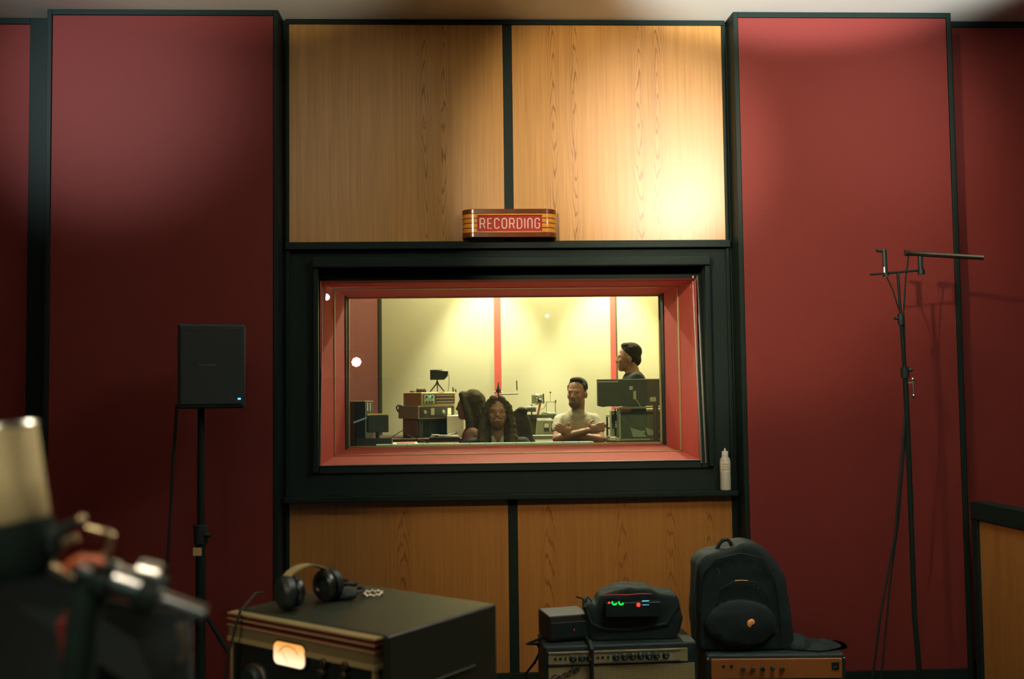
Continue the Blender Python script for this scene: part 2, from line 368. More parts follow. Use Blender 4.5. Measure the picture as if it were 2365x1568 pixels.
for s in (-1, 1):
    b = MB()
    zz = -0.052
    for i in range(7):
        h = 0.0218 if i % 2 == 0 else 0.0056; h = 0.104 * h / (4 * 0.0218 + 3 * 0.0056); b.k = 0 if i % 2 == 0 else 1
        pts = [p for p in OUT if (p[0] * s > 0.182)]
        pts = sorted(pts, key=lambda p: p[0] * s)
        q = [(0.182 * s, -0.03)] + [(0.182 * s, -D)] + [p for p in (OUT if s > 0 else OUT[::-1]) if p[0] * s > 0.19] + [(0.262 * s, -0.0)]
        slab(b, q, zz, zz + h); zz += h
    lab(b.build('end_block', [MAPLE, WALNUT], sg, smooth=True), 'rounded striped maple and walnut end')
b = MB(); b.box(-0.182, 0.182, -0.03, 0.0, -0.052, 0.052); b.build('back_board', WALNUT, sg)
b = MB(); b.box(-0.186, 0.186, -D + 0.001, -D + 0.012, 0.044, 0.054); b.box(-0.186, 0.186, -D + 0.001, -D + 0.012, -0.054, -0.046); b.build('lip', MAPLE, sg, bevel=0.002)
fp = MB().box(-0.184, 0.184, -D + 0.012, -D + 0.018, -0.048, 0.046).build('face_panel', mat('red_acrylic', (0.34, 0.013, 0.007), 0.7, emit=(0.8, 0.03, 0.015), es=0.05), sg)
lab(fp, 'translucent red panel')
def arc(cx, cz, rx, rz, a0, a1, n=8): return [(cx + rx * math.cos(math.radians(a0 + (a1 - a0) * i / n)), cz + rz * math.sin(math.radians(a0 + (a1 - a0) * i / n))) for i in range(n + 1)]
GL = {
 'R': [[(0, 0), (0, 1)] , [(0, 1), (.35, 1)] + arc(.35, .74, .25, .26, 90, 0)[1:] + [(.6, .66)] + arc(.42, .62, .18, .14, 0, -90)[1:] + [(0, .48)], [(.40, .48), (.62, 0)]],
 'E': [[(.5, 1), (0, 1), (0, 0), (.5, 0)], [(0, .5), (.42, .5)]],
 'C': [[(.6, .78)] + arc(.3, .78, .3, .22, 0, 180)[1:] + [(0, .22)] + arc(.3, .22, .3, .22, 180, 360)[1:]],
 'O': [arc(.3, .78, .3, .22, 0, 180) + arc(.3, .22, .3, .22, 180, 360) + [(.6, .78)]],
 'D': [[(0, 0), (0, 1), (.3, 1)] + arc(.3, .74, .3, .26, 90, 0)[1:] + arc(.3, .26, .3, .26, 0, -90) + [(0, 0)]],
 'I': [[(0, 0), (0, 1)]],
 'N': [[(0, 0), (0, .75)] + arc(.28, .75, .28, .25, 180, 0)[1:] + [(.56, 0)]],
 'G': [[(.6, .80)] + arc(.3, .78, .3, .22, 10, 180)[1:] + [(0, .22)] + arc(.3, .22, .3, .22, 180, 360)[1:] + [(.6, .5), (.36, .5)]]}
LM = mat('ivory_lettering', (0.62, 0.48, 0.34), 0.5, emit=(0.8, 0.62, 0.45), es=0.15)
b = MB(); x = -0.166; hgt = 0.056
for ch in 'RECORDING':
    wd = max(max(p[0] for p in st) for st in GL[ch])
    for st in GL[ch]: b.tube([(x + p[0] * hgt * 0.74, -D + 0.0105, (p[1] - 0.5) * hgt - 0.001) for p in st], 0.0035, 6)
    x += (wd * 0.74 + 0.225) * hgt + 0.0048
b.build('lettering', LM, fp, smooth=True)

# ------------------------------------------------------------ squeeze bottle on the ledge
bt = thing('squeeze_bottle', 'translucent squeeze bottle with white cap and printed label on the ledge right of the window', 'bottle', tuple(P(1676, 1128, -0.045)[:2]) + (1.118,))
TP = mat('milky_plastic', (0.55, 0.52, 0.42), 0.4, noise=0.1); WP = mat('white_plastic', (0.85, 0.80, 0.68), 0.4)
b = MB(); b.lathe([(0.026, 0), (0.030, 0.004), (0.030, 0.165), (0.027, 0.178), (0.019, 0.188), (0.018, 0.196)]); b.build('body', TP, bt, smooth=True)
b = MB(); b.lathe([(0.0185, 0.194), (0.0185, 0.218), (0.017, 0.220)]); b.lathe([(0.006, 0.219), (0.004, 0.232), (0.0015, 0.238)]); lab(b.build('cap', WP, bt, smooth=True), 'white flip cap')
b = MB(); b.lathe([(0.0302, 0.102), (0.0306, 0.104), (0.0306, 0.161), (0.0302, 0.163)]); lb = b.build('paper_label', mat('label_paper', (0.82, 0.74, 0.55), 0.6), bt, smooth=True)
INK = mat('brown_ink', (0.05, 0.02, 0.01), 0.6)
for i, s in enumerate(('ISOPROPYL', 'ALCOHOL', 'PROPANOL')):
    t_ = text_obj('label_text', s, 0.0095, INK, lb, (0, 0, 0), (0, 0, 0))
    for v in t_.data.vertices:
        a = v.co.x / 0.0308 - 0.05; z = v.co.y; d = v.co.z; R_ = 0.0308 + d * 0.4; v.co = (R_ * math.sin(a), -R_ * math.cos(a), 0.147 - i * 0.0145 + z)

# ------------------------------------------------------------ loudspeaker, stand and cable (left)
sp0 = P(473, 945, -0.55); px, py = sp0.x, -0.62
st = thing('speaker_stand', 'black tripod speaker stand with a paper tag, left of the window', 'stand', (px, py, 0))
zt = P(473, 943, py).z
b = MB(); b.cyl((0, 0, 0.9), (0, 0, zt + 0.05), 0.0175); b.build('upper_pole', BLACK, st, smooth=True)
b = MB(); b.cyl((0, 0, 0.12), (0, 0, 1.01), 0.024); b.build('lower_pole', BLACK, st, smooth=True)
zc = P(470, 1235, py).z
b = MB(); b.cyl((0, 0, zc - 0.045), (0, 0, zc + 0.05), 0.034); b.cyl((0.0, -0.01, zc), (0.055, -0.02, zc), 0.014); b.build('collar', PLASTIC, st, smooth=True, bevel=0.003)
zl = P(465, 1272, py).z
lab(MB().box(-0.030, 0.012, -0.0262, -0.0242, zl - 0.02, zl + 0.02).build('tag', mat('masking_tape', (0.62, 0.42, 0.18), 0.7), st), 'tan paper tag')
for k in range(3):
    a = math.radians(90 + 120 * k + 20); b = MB(); b.tube([(0.02 * math.cos(a), 0.02 * math.sin(a), 0.62), (0.42 * math.cos(a), 0.42 * math.sin(a), 0.02)], 0.011); 
    b.tube([(0.22 * math.cos(a), 0.22 * math.sin(a), 0.32), (0.02 * math.cos(a), 0.02 * math.sin(a), 0.2)], 0.007); b.build('leg', BLACK, st, smooth=True)
sk = thing('loudspeaker', 'black powered loudspeaker with small blue light on top of the tripod stand', 'loudspeaker', (px, py, zt), math.radians(12))
a0, a1 = P(400, 748, py - 0.12), P(551, 943, py - 0.12)
wl, wr, hh = a0.x - px, a1.x - px, a0.z - a1.z
b = MB(); b.box(wl, wr, -0.12, 0.14, 0, hh); b.build('cabinet', PLASTIC, sk, bevel=0.012)
b = MB(); b.box(wl + 0.014, wr - 0.014, -0.128, -0.121, 0.02, hh - 0.02); b.build('grille', mat('steel_grille', (0.012, 0.02, 0.018), 0.5, noise=0.4, nscale=400, bump=1.0), sk, bevel=0.004)
b = MB(); b.box(-0.005, 0.075, -0.131, -0.128, hh * 0.505, hh * 0.505 + 0.006); b.build('badge', mat('dull_badge', (0.10, 0.08, 0.05), 0.4), sk)
e = P(537, 921, py - 0.13); b = MB(); b.box(e.x - px - 0.007, e.x - px + 0.007, -0.132, -0.128, e.z - zt - 0.004, e.z - zt + 0.003)
lab(b.build('power_light', mat('blue_led', (0.1, 0.5, 1), emit=(0.08, 0.45, 1.0), es=3.0), sk), 'small glowing blue light')
b = MB(); b.cyl((0, 0, -0.0), (0, 0, 0.02), 0.024); b.build('pole_socket', PLASTIC, sk)
cpts = [P(u, v, py + 0.08) for u, v in ((408, 935), (405, 1000), (400, 1060), (396, 1150), (390, 1250), (384, 1340), (380, 1450), (378, 1560))]
cpts.append(V((cpts[-1].x, cpts[-1].y, 0.006)))
tag(MB().tube(cpts, 0.008, 8).build('speaker_cable', RUBBER, smooth=True), 'black cable hanging from the loudspeaker to the floor', 'cable')

# ------------------------------------------------------------ microphone stand at the right
MY = -0.62
def Q(u, v, dy=0.0): return P(u, v, MY + dy)
base = Q(2118, 1568)
ms = thing('microphone_stand', 'tall thin black microphone stand with stereo bar and boom, in front of the red panel', 'microphone stand', (0, 0, 0))
b = MB(); pt, pb = Q(2073, 630), Q(2108, 1240); d = (pb - pt); k = (pt.z - 0.05) / (pt.z - pb.z); foot = pt + d * k
mid_ = pt + d * 0.17 / 1
b.tube([pt, Q(2081, 735)], 0.0075); b.build('upper_tube', BLACK, ms, smooth=True)
b = MB(); b.tube([Q(2081, 735), Q(2090, 860)], 0.011); b.build('middle_tube', BLACK, ms, smooth=True)
b = MB(); b.tube([Q(2090, 860), Q(2097, 1010), Q(2104, 1190), Q(2112, 1420), foot], 0.014); b.build('lower_tube', BLACK, ms, smooth=True)
b = MB(); b.cyl(Q(2080, 725), Q(2082, 750), 0.017); b.cyl(Q(2081, 735), Q(2066, 735), 0.008); b.build('clutch', PLASTIC, ms, smooth=True); b = MB(); b.cyl(Q(2089, 848), Q(2091, 872), 0.021); b.cyl(Q(2090, 858), Q(2106, 853), 0.010)
b.build('clutch', PLASTIC, ms, smooth=True)
b = MB(); b.tube([Q(2094, 885), Q(2112, 883), ], 0.004); b.tube([Q(2108, 875), Q(2110, 915)], 0.005); b.ell(Q(2108, 876), (0.010,) * 3); b.ell(Q(2110, 914), (0.010,) * 3); lab(b.build('crank_handle', STEEL, ms, smooth=True), 'small steel crank handle')
b = MB(); b.tube([Q(2010, 634), Q(2127, 624)], 0.006); b.build('stereo_bar', BLACK, ms, smooth=True)
b = MB(); b.cyl(Q(2045, 636), Q(2042, 577), 0.012); b.tube([Q(2042, 580), Q(2024, 578)], 0.009); b.cyl(Q(2047, 638), Q(2045, 630), 0.016); b.build('microphone_clip', PLASTIC, ms, smooth=True)
b = MB(); b.cyl(Q(2043.5, 630), Q(2042.8, 617), 0.0125); lab(b.build('thread_adapter', STEEL, ms, smooth=True), 'bright metal thread adapter')
b = MB(); b.cyl(Q(2127, 631), Q(2125, 592), 0.013); b.cyl(Q(2128, 634), Q(2127, 622), 0.018); b.build('microphone_clip', PLASTIC, ms, smooth=True)
b = MB(); b.tube([Q(2092, 584), Q(2150, 588), Q(2272, 595, -0.1)], 0.013); b.cyl(Q(2090, 584), Q(2100, 585), 0.016); lab(b.build('boom_arm', mat('worn_black_metal', (0.06, 0.05, 0.03), 0.3, metal=0.6), ms, smooth=True), 'short horizontal boom tube')
b = MB(); b.tube([Q(2099, 588), Q(2092, 640), Q(2087, 720), Q(2090, 800), Q(2090, 850)], 0.004, 6); b.tube([Q(2048, 640), Q(2062, 670), Q(2076, 715)], 0.0035, 6); b.build('boom_brace', BLACK, ms, smooth=True)
for k in range(3):
    a = math.radians(30 + 120 * k); b = MB(); b.tube([foot + V((0, 0, 0.10)), V((foot.x + 0.33 * math.cos(a), foot.y + 0.33 * math.sin(a), 0.012))], 0.010); b.build('leg', BLACK, ms, smooth=True)
for pts, lb_ in (([Q(2096, 900), Q(2088, 985), Q(2078, 1090), Q(2068, 1230), Q(2050, 1330), Q(2032, 1430), Q(2024, 1500), Q(2015, 1568)], 'black microphone cable falling left of the thin stand'),
            ([Q(2092, 900, .02), Q(2092, 1000, .02), Q(2075, 1200, .02), Q(2058, 1330, .02), Q(2046, 1450, .02), Q(2035, 1568, .02)], 'black microphone cable falling close beside the thin stand')):
    pts.append(V((pts[-1].x, pts[-1].y, 0.006)))
    tag(MB().tube(pts, 0.006 if 'left' in lb_ else 0.005, 8).build('microphone_cable', RUBBER, smooth=True), lb_, 'cable')

# ------------------------------------------------------------ half height oak screen at the right
g0 = V((2.50, -0.32, 0)); gd = V((0.042, -1, 0)).normalized()
ang = math.atan2(gd.y, gd.x)
gb = thing('low_screen', 'half height oak faced acoustic screen with black rail at the right edge', 'acoustic screen', (2.515, -0.30, 0), 0)
ang = math.atan2(-0.9, 0.075)
Mg = Matrix.Rotation(ang, 4, 'Z')
b = MB(); b.box(0.0, 2.3, 0.0, 0.06, 0.02, 0.965, Mg); b.build('panel', WOODL, gb)
b = MB(); b.box(-0.02, 2.3, -0.02, 0.08, 0.965, 1.06, Mg); b.build('top_rail', BLACK, gb, bevel=0.004)
b = MB(); b.box(-0.02, 0.03, -0.016, 0.076, 0.0, 0.965, Mg); b.build('post', BLACK, gb, bevel=0.004)

# ------------------------------------------------------------ silver panel guitar amplifier
AY = -1.20
p0, p1 = P(1262, 1490, AY), P(1607, 1478, AY)
AX0, AX1, AZ = p0.x - 0.012, p1.x + 0.012, 0.565
amp = thing('guitar_amplifier', 'black guitar amplifier with silver control strip and silver weave grille', 'guitar amplifier', ((AX0 + AX1) / 2, AY, 0), math.radians(2.2))
hw = (AX1 - AX0) / 2
b = MB(); b.box(-hw, hw, 0.0, 0.26, 0.03, AZ); b.build('cabinet', TOLEX, amp, bevel=0.010)
def cloth_mat():
    m = mat('silver_grille_cloth', (0.33, 0.27, 0.12), 0.7); nt = m.node_tree; N = nt.nodes; L = nt.links
    tc = N.new('ShaderNodeTexCoord'); sep = N.new('ShaderNodeSeparateXYZ'); L.new(tc.outputs['Object'], sep.inputs[0])
    outs = []
    for ax, k in (('X', 800), ('Z', 800)):
        a = N.new('ShaderNodeMath'); a.operation = 'MULTIPLY'; a.inputs[1].default_value = k; L.new(sep.outputs[ax], a.inputs[0])
        c = N.new('ShaderNodeMath'); c.operation = 'SINE'; L.new(a.outputs[0], c.inputs[0]); outs.append(c.outputs[0])
    mx = N.new('ShaderNodeMath'); mx.operation = 'MAXIMUM'; L.new(outs[0], mx.inputs[0]); L.new(outs[1], mx.inputs[1])
    r = N.new('ShaderNodeMapRange'); r.inputs[1].default_value = -0.6; r.inputs[2].default_value = 0.8; L.new(mx.outputs[0], r.inputs[0])
    c = N.new('ShaderNodeMix'); c.data_type = 'RGBA'; c.inputs[6].default_value = (0.05, 0.03, 0.01, 1); c.inputs[7].default_value = (0.50, 0.40, 0.17, 1)
    L.new(r.outputs[0], c.inputs[0]); L.new(c.outputs[2], N['Principled BSDF'].inputs['Base Color']); return m
GC = cloth_mat()
b = MB(); b.box(-hw + 0.018, hw - 0.018, -0.006, 0.004, 0.08, AZ - 0.088); lab(b.build('grille', GC, amp), 'silver woven grille cloth')
cp = MB().box(-hw + 0.018, hw - 0.05, -0.010, 0.006, AZ - 0.080, AZ - 0.024).build('control_panel', mat('brushed_silver', (0.48, 0.40, 0.20), 0.42, metal=0.3, noise=0.1), amp); lab(cp, 'silver control strip')
b = MB(); b.box(-hw + 0.018, hw - 0.08, -0.0125, -0.009, AZ - 0.078, AZ - 0.073); b.box(-hw + 0.018, hw - 0.08, -0.0125, -0.009, AZ - 0.032, AZ - 0.027); b.build('pinstripe', STEEL, cp)
KX = [1319.5, 1340.5, 1359, 1420, 1440, 1459, 1478, 1497, 1515, 1537]
tot = 2 * hw
kproto = None
for u in KX:
    x = (u - 1262) / 345 * (tot - 0.03) - hw + 0.015; zc_ = AZ - 0.052
    b = MB(); b.lathe([(0.0165, 0), (0.0165, 0.004), (0.012, 0.008), (0.010, 0.020), (0.009, 0.021)], (x, -0.010, zc_), (0, -1, 0), 20); kn = b.build('knob', PLASTIC, cp, smooth=True)
    b = MB(); b.lathe([(0.0055, 0), (0.0055, 0.001)], (x, -0.031, zc_), (0, -1, 0), 12); lab(b.build('knob_cap', STEEL, kn), 'bright metal cap')
for u in (1279, 1291, 1378, 1389):
    x = (u - 1262) / 345 * (tot - 0.03) - hw + 0.015; b = MB(); b.lathe([(0.006, 0), (0.006, 0.004), (0.004, 0.005)], (x, -0.010, AZ - 0.052), (0, -1, 0), 12); b.build('input_jack', PLASTIC, cp, smooth=True)
for u in (1303, 1402):
    x = (u - 1262) / 345 * (tot - 0.03) - hw + 0.015; MB().box(x - 0.003, x + 0.003, -0.014, -0.009, AZ - 0.060, AZ - 0.044).build('switch', PLASTIC, cp)
x = hw - 0.034; MB().lathe([(0.008, 0), (0.007, 0.005)], (x, -0.006, AZ - 0.052), (0, -1, 0), 12).build('screw', PLASTIC, amp, smooth=True)
# script badge: italic lettering
sb = text_obj('script_badge', 'Fender', 0.062, mat('badge_metal', (0.16, 0.18, 0.18), 0.25, metal=0.8), amp, (-hw + 0.020, -0.010, AZ - 0.150), (PI / 2, 0, 0), 0.0015, 'LEFT', 0.85)
for v in sb.data.vertices: x_, y_ = v.co.x, v.co.y; v.co.x = x_ + 0.35 * y_; v.co.y = y_ + 0.42 * x_
for s in (-1, 1): MB().box(s * hw - 0.02 if s > 0 else -hw - 0.003, hw + 0.003 if s > 0 else -hw + 0.02, -0.004, 0.02, AZ - 0.022, AZ + 0.003).build('corner_cap', STEEL, amp, bevel=0.004) if False else None
for k in (-1, 1):
    for y in (0.03, 0.23): MB().cyl((k * (hw - 0.05), y, 0), (k * (hw - 0.05), y, 0.032), 0.018).build('foot', RUBBER, amp, smooth=True)
hp0 = P(1365, 1430, AY)  # strap / dark cable hanging over the front
sx = P(1366, 1500, AY - 0.03).x
tag(MB().tube([(sx - 0.01, AY + 0.10, AZ + 0.012), (sx - 0.003, AY + 0.0, AZ + 0.012), (sx, AY - 0.030, AZ - 0.01), (sx, AY - 0.026, AZ - 0.15), (sx + 0.012, AY - 0.024, 0.25), (sx + 0.014, AY - 0.024, 0.006)], 0.0105, 8).build('audio_cable', RUBBER, smooth=True),
    'thick black cable hanging over the front of the silver panel amplifier', 'cable')

# ------------------------------------------------------------ tan panel amplifier
BY = -1.27
q0, q1 = P(1640, 1520, BY), P(1944, 1526, BY)
BZ = P(1790, 1517, BY).z + 0.012
a2 = thing('guitar_amplifier', 'black guitar amplifier with tan control panel under the backpack', 'guitar amplifier', ((q0.x + q1.x) / 2, BY, 0), math.radians(-3.5))
hw2 = (q1.x - q0.x) / 2 + 0.012
b = MB(); b.box(-hw2, hw2, 0, 0.28, 0.03, BZ); b.build('cabinet', TOLEX, a2, bevel=0.014)
TAN = mat('tan_panel', (0.40, 0.135, 0.025), 0.5, noise=0.15, nscale=12)
fpn = MB().box(-hw2 + 0.018, hw2 - 0.018, -0.008, 0.005, BZ - 0.105, BZ - 0.018).build('control_panel', TAN, a2, bevel=0.0035); lab(fpn, 'tan front control panel')
b = MB(); b.box(-hw2 + 0.02, hw2 - 0.02, -0.006, 0.004, 0.06, BZ - 0.108); b.build('grille', mat('dark_grille_cloth', (0.02, 0.025, 0.02), 0.8, noise=0.4, nscale=200), a2)
bx = hw2 - 0.050
b = MB(); b.box(bx - 0.015, bx + 0.015, -0.012, -0.008, BZ - 0.066, BZ - 0.032); bd = b.build('badge', PLASTIC, a2, bevel=0.002)
b = MB(); b.tube([(bx - 0.008, -0.0125, BZ - 0.053), (bx, -0.0125, BZ - 0.056), (bx + 0.009, -0.0125, BZ - 0.050)], 0.0022, 6); b.build('emblem', mat('red_enamel', (0.4, 0.03, 0.03), 0.4), bd)
for u in (1716, 1738, 1760, 1783, 1805):
    x = P(u, 1540, BY).x - (q0.x + q1.x) / 2; MB().lathe([(0.010, 0), (0.009, 0.014), (0.008, 0.015)], (x, -0.008, BZ - 0.06), (0, -1, 0), 16).build('knob', mat('dull_brown_knob', (0.07, 0.04, 0.015), 0.4), fpn, smooth=True)
for u in (1672, 1690):
    x = P(u, 1540, BY).x - (q0.x + q1.x) / 2; MB().lathe([(0.007, 0), (0.006, 0.004)], (x, -0.008, BZ - 0.05), (0, -1, 0), 12).build('input_jack', PLASTIC, fpn, smooth=True)
for s in (-1, 1): MB().lathe([(0.006, 0), (0.004, 0.003)], (s * (hw2 - 0.006), -0.001, BZ - 0.02), (0, -1, 0), 10).build('corner_screw', STEEL, a2, smooth=True)

# ------------------------------------------------------------ soft things on the amplifiers
def kid(o, par): o.matrix_parent_inverse = Matrix.Translation(-par.location); return o
def soften(o, amt, scale=18):
    t = bpy.data.textures.new('cloth_lumps', 'CLOUDS'); t.noise_scale = 1.0 / scale
    d = o.modifiers.new('lumps', 'DISPLACE'); d.texture = t; d.strength = amt; d.texture_coords = 'GLOBAL'; d.mid_level = 0.5
def remesh_obj(mb, name, m, parent, vox, smooth_it=6, jitter=0.0, jscale=20):
    o = mb.build(name, m, None)
    r = o.modifiers.new('r', 'REMESH'); r.mode = 'VOXEL'; r.voxel_size = vox; r.use_smooth_shade = True
    if smooth_it: s = o.modifiers.new('s', 'SMOOTH'); s.iterations = smooth_it; s.factor = 0.5
    if jitter: soften(o, jitter, jscale)
    me = bpy.data.meshes.new_from_object(o.evaluated_get(bpy.context.evaluated_depsgraph_get())); o.modifiers.clear(); o.data = me; me.name = name
    for p in me.polygons: p.use_smooth = True
    if parent is not None: o.parent = parent; o.matrix_parent_inverse = Matrix.Translation(-parent.location) if parent.type == 'EMPTY' and parent.parent is None else Matrix.Identity(4)
    return o
# backpack (built round world coordinates, parent at its base)
KY = BY + 0.13
def K(u, v, dy=0.0): return P(u, v, KY + dy)
bp = thing('backpack', 'black backpack standing on the tan panel amplifier', 'backpack', (K(1720, 1500).x, KY, BZ))
outl = [(1606, 1498), (1602, 1400), (1604, 1330), (1604, 1300), (1618, 1280), (1650, 1268), (1686, 1262), (1700, 1250), (1728, 1247), (1756, 1258), (1786, 1290), (1808, 1330), (1816, 1380), (1822, 1440), (1832, 1500)]
b = MB(); b.prism([(K(u, v).x, K(u, v).z) for u, v in outl[:1] + outl[1:]], KY - 0.07, KY + 0.12)
zb = BZ + 0.002
body = remesh_obj(b, 'body', NYLON, bp, 0.012, 14, 0.012, 14)
for v in body.data.vertices: v.co.z = max(v.co.z, zb)
b = MB(); b.ell(K(1712, 1440, -0.08), (0.165, 0.030, 0.110)); pk = remesh_obj(b, 'front_pocket', NYLON, bp, 0.010, 4, 0.01, 20)
for pts in ([(1622, 1470), (1618, 1400), (1622, 1330), (1650, 1292), (1710, 1278), (1760, 1290), (1790, 1340), (1800, 1400), (1806, 1470)], [(1652, 1400), (1664, 1360), (1700, 1342), (1745, 1345), (1772, 1372), (1780, 1410)]):
    kid(MB().tube([K(u, v, -0.083) for u, v in pts], 0.0035, 6).build('zipper', RUBBER, bp, smooth=True), bp)
b = MB(); b.tube([K(1654, 1274), K(1660, 1258), K(1668, 1248), K(1680, 1246), K(1688, 1254), K(1690, 1268)], 0.009, 8); b.build('grab_handle', NYLON, bp, smooth=True).matrix_parent_inverse = Matrix.Translation(-bp.location)
PULL = mat('brass_zip_pull', (0.35, 0.22, 0.08), 0.3, metal=0.8)
for pts in ([(1655, 1312), (1661, 1316), (1662, 1330)], [(1697, 1341), (1712, 1340), (1727, 1341)], [(1752, 1355), (1750, 1361)], [(1786, 1358), (1790, 1368), (1796, 1380)]):
    kid(MB().tube([K(u, v, -0.085 if u < 1780 else -0.06) for u, v in pts], 0.0016, 6).build('zip_pull', PULL, bp, smooth=True), bp)
b = MB(); b.ell(K(1736, 1436, -0.112), (0.014, 0.008, 0.013)); b.ell(K(1731, 1440, -0.112), (0.010, 0.008, 0.016)); lab(kid(b.build('pocket_badge', mat('amber_badge_glow', (0.75, 0.28, 0.07), 0.25, noise=0.5, nscale=120, emit=(0.75, 0.25, 0.06), es=0.18), bp, smooth=True), bp), 'shiny orange badge with an added glow')  # badge is no lamp, its brightness is partly put in as emission
# dark jacket to the right of the backpack, and a strap on the left
b = MB(); b.ell(K(1880, 1505), (0.14, 0.11, 0.055)); b.ell(K(1838, 1492), (0.07, 0.1, 0.06)); b.ell(K(1905, 1512), (0.10, 0.10, 0.045))
jk = remesh_obj(b, 'folded_jacket', NYLON, None, 0.010, 4, 0.03, 12); tag(jk, 'crumpled black jacket on the tan panel amplifier, right of the backpack', 'jacket')
for v in jk.data.vertices: v.co.z = max(v.co.z, zb)
# gear bag with glowing recorder
GY = AY + 0.13
def G(u, v, dy=0.0): return P(u, v, GY + dy)
bag = thing('gear_bag', 'open black shoulder bag holding a lit recorder, on the silver panel amplifier', 'bag', (G(1455, 1480).x, GY, AZ))
outl = [(1362, 1483), (1350, 1440), (1348, 1400), (1362, 1384), (1372, 1398), (1385, 1372), (1400, 1365), (1420, 1356), (1450, 1352), (1500, 1355), (1510, 1362), (1560, 1370), (1566, 1395), (1572, 1420), (1566, 1450), (1545, 1486)]
b = MB(); b.prism([(G(u, v).x, G(u, v).z) for u, v in outl], GY - 0.06, GY + 0.11)
bd2 = remesh_obj(b, 'body', NYLON, bag, 0.009, 8, 0.012, 18)
for v in bd2.data.vertices: v.co.z = max(v.co.z, AZ + 0.002)
kid(MB().box(G(1392, 1400).x, G(1516, 1400).x, GY - 0.098, GY - 0.055, G(1450, 1414).z, G(1450, 1381).z).build('recorder', PLASTIC, bag, bevel=0.004), bag)
rec = [o for o in bpy.data.objects if o.name == 'recorder'][0]
def sub(mb, name, m, lb_=None):
    o = mb.build(name, m, rec, smooth=True); o.matrix_parent_inverse = Matrix.Translation(-bag.location) @ Matrix.Identity(4)
    o.matrix_parent_inverse = Matrix.Identity(4)
    if lb_: o['label'] = lb_
    return o
GRN = mat('green_ring_light', (0, 1, 0.1), emit=(0.0, 1.0, 0.07), es=1.6); RDL = mat('red_ring_light', (1, 0.05, 0.05), emit=(1.0, 0.035, 0.02), es=1.8); BLU = mat('blue_meter_light', (0.2, 0.6, 0.7), emit=(0.15, 0.55, 0.75), es=0.8)
ry = -0.1
for c, rr, m_, nm, a_, b_ in ((1419, 5, GRN, 'green_light', 150, 370), (1434.5, 5, GRN, 'green_light', 150, 370)):
    pts = [G(c + rr * math.cos(math.radians(a)), 1391 - rr * math.sin(math.radians(a)) * -1 * -1, ry) for a in range(a_, b_, 20)]
    pts = [G(c + rr * math.cos(math.radians(a)), 1391.5 - rr * math.sin(math.radians(a)), ry) for a in range(a_, b_, 20)]
    sub(MB().tube(pts, 0.0028, 6), nm, m_, 'glowing green ring')
sub(MB().ell(G(1407, 1392, ry), (0.0045,) * 3), 'red_light', RDL, 'small glowing red light')
sub(MB().ell(G(1474.5, 1397, ry), (0.009, 0.005, 0.009)), 'red_light', RDL, 'larger glowing red light')
for z_ in (1388, 1397): sub(MB().tube([G(1483, z_, ry), G(1499, z_ - 0.5, ry)], 0.0026 if z_ < 1390 else 0.0014, 6), 'meter_bar', BLU, 'glowing blue meter bar')
b = MB(); b.tube([G(u, v, -0.075) for u, v in ((1393, 1375), (1420, 1373.5), (1450, 1374), (1480, 1371), (1505, 1372))], 0.003, 6); lab(kid(b.build('red_piping', mat('red_piping', (0.45, 0.03, 0.02), 0.6), bag, smooth=True), bag), 'red piping along the flap')
b = MB(); b.tube([G(u, v, -0.02) for u, v in ((1330, 1378), (1345, 1382), (1352, 1392), (1358, 1378), (1366, 1388))], 0.004, 6); b.tube([G(u, v, -0.06) for u, v in ((1350, 1400), (1365, 1440), (1400, 1455), (1470, 1452), (1540, 1440), (1566, 1400))], 0.008, 6)
kid(b.build('strap', NYLON, bag, smooth=True), bag)
# small box at the left of the bag
sb0, sb1 = G(1260, 1399), G(1346, 1484)
sbx = thing('small_amplifier_head', 'small dark box with a dim red lamp left of the gear bag', 'amplifier head', ((sb0.x + sb1.x) / 2, GY + 0.02, AZ), math.radians(12))
w2 = (sb1.x - sb0.x) / 2 + 0.012; h2 = P(1290, 1420, GY - 0.06).z - AZ
b = MB(); b.box(-w2, w2, -0.09, 0.09, 0.006, h2); b.build('case', mat('dark_brown_vinyl', (0.035, 0.025, 0.02), 0.6, noise=0.3, bump=0.4), sbx, bevel=0.008)
b = MB(); b.box(-w2 + 0.008, w2 - 0.008, -0.094, -0.089, 0.02, h2 - 0.03); b.build('front_panel', PLASTIC, sbx, bevel=0.002)
b = MB(); b.lathe([(0.004, 0), (0.003, 0.004)], (0.02, -0.094, h2 * 0.45), (0, -1, 0), 10); lab(b.build('lamp', mat('dim_red_lamp', (0.5, 0.02, 0.02), emit=(0.5, 0.02, 0.02), es=0.25), sbx), 'dim red lamp')
for k in (-1, 1): MB().box(k * (w2 - 0.03) - 0.01, k * (w2 - 0.03) + 0.01, -0.07, 0.07, 0, 0.007).build('foot', RUBBER, sbx)
wire = [G(1262, 1468, 0.0), G(1240, 1478, 0.02), G(1217, 1487, 0.03), G(1240, 1487, 0.05), G(1250, 1500, 0.1), G(1235, 1530, 0.15), G(1215, 1555, 0.2)]
wire.append(V((wire[-1].x, wire[-1].y, 0.008)))
tag(MB().tube(wire, 0.006, 8).build('power_cord', RUBBER, smooth=True), 'black cord looping off the left side of the silver panel amplifier', 'cable')

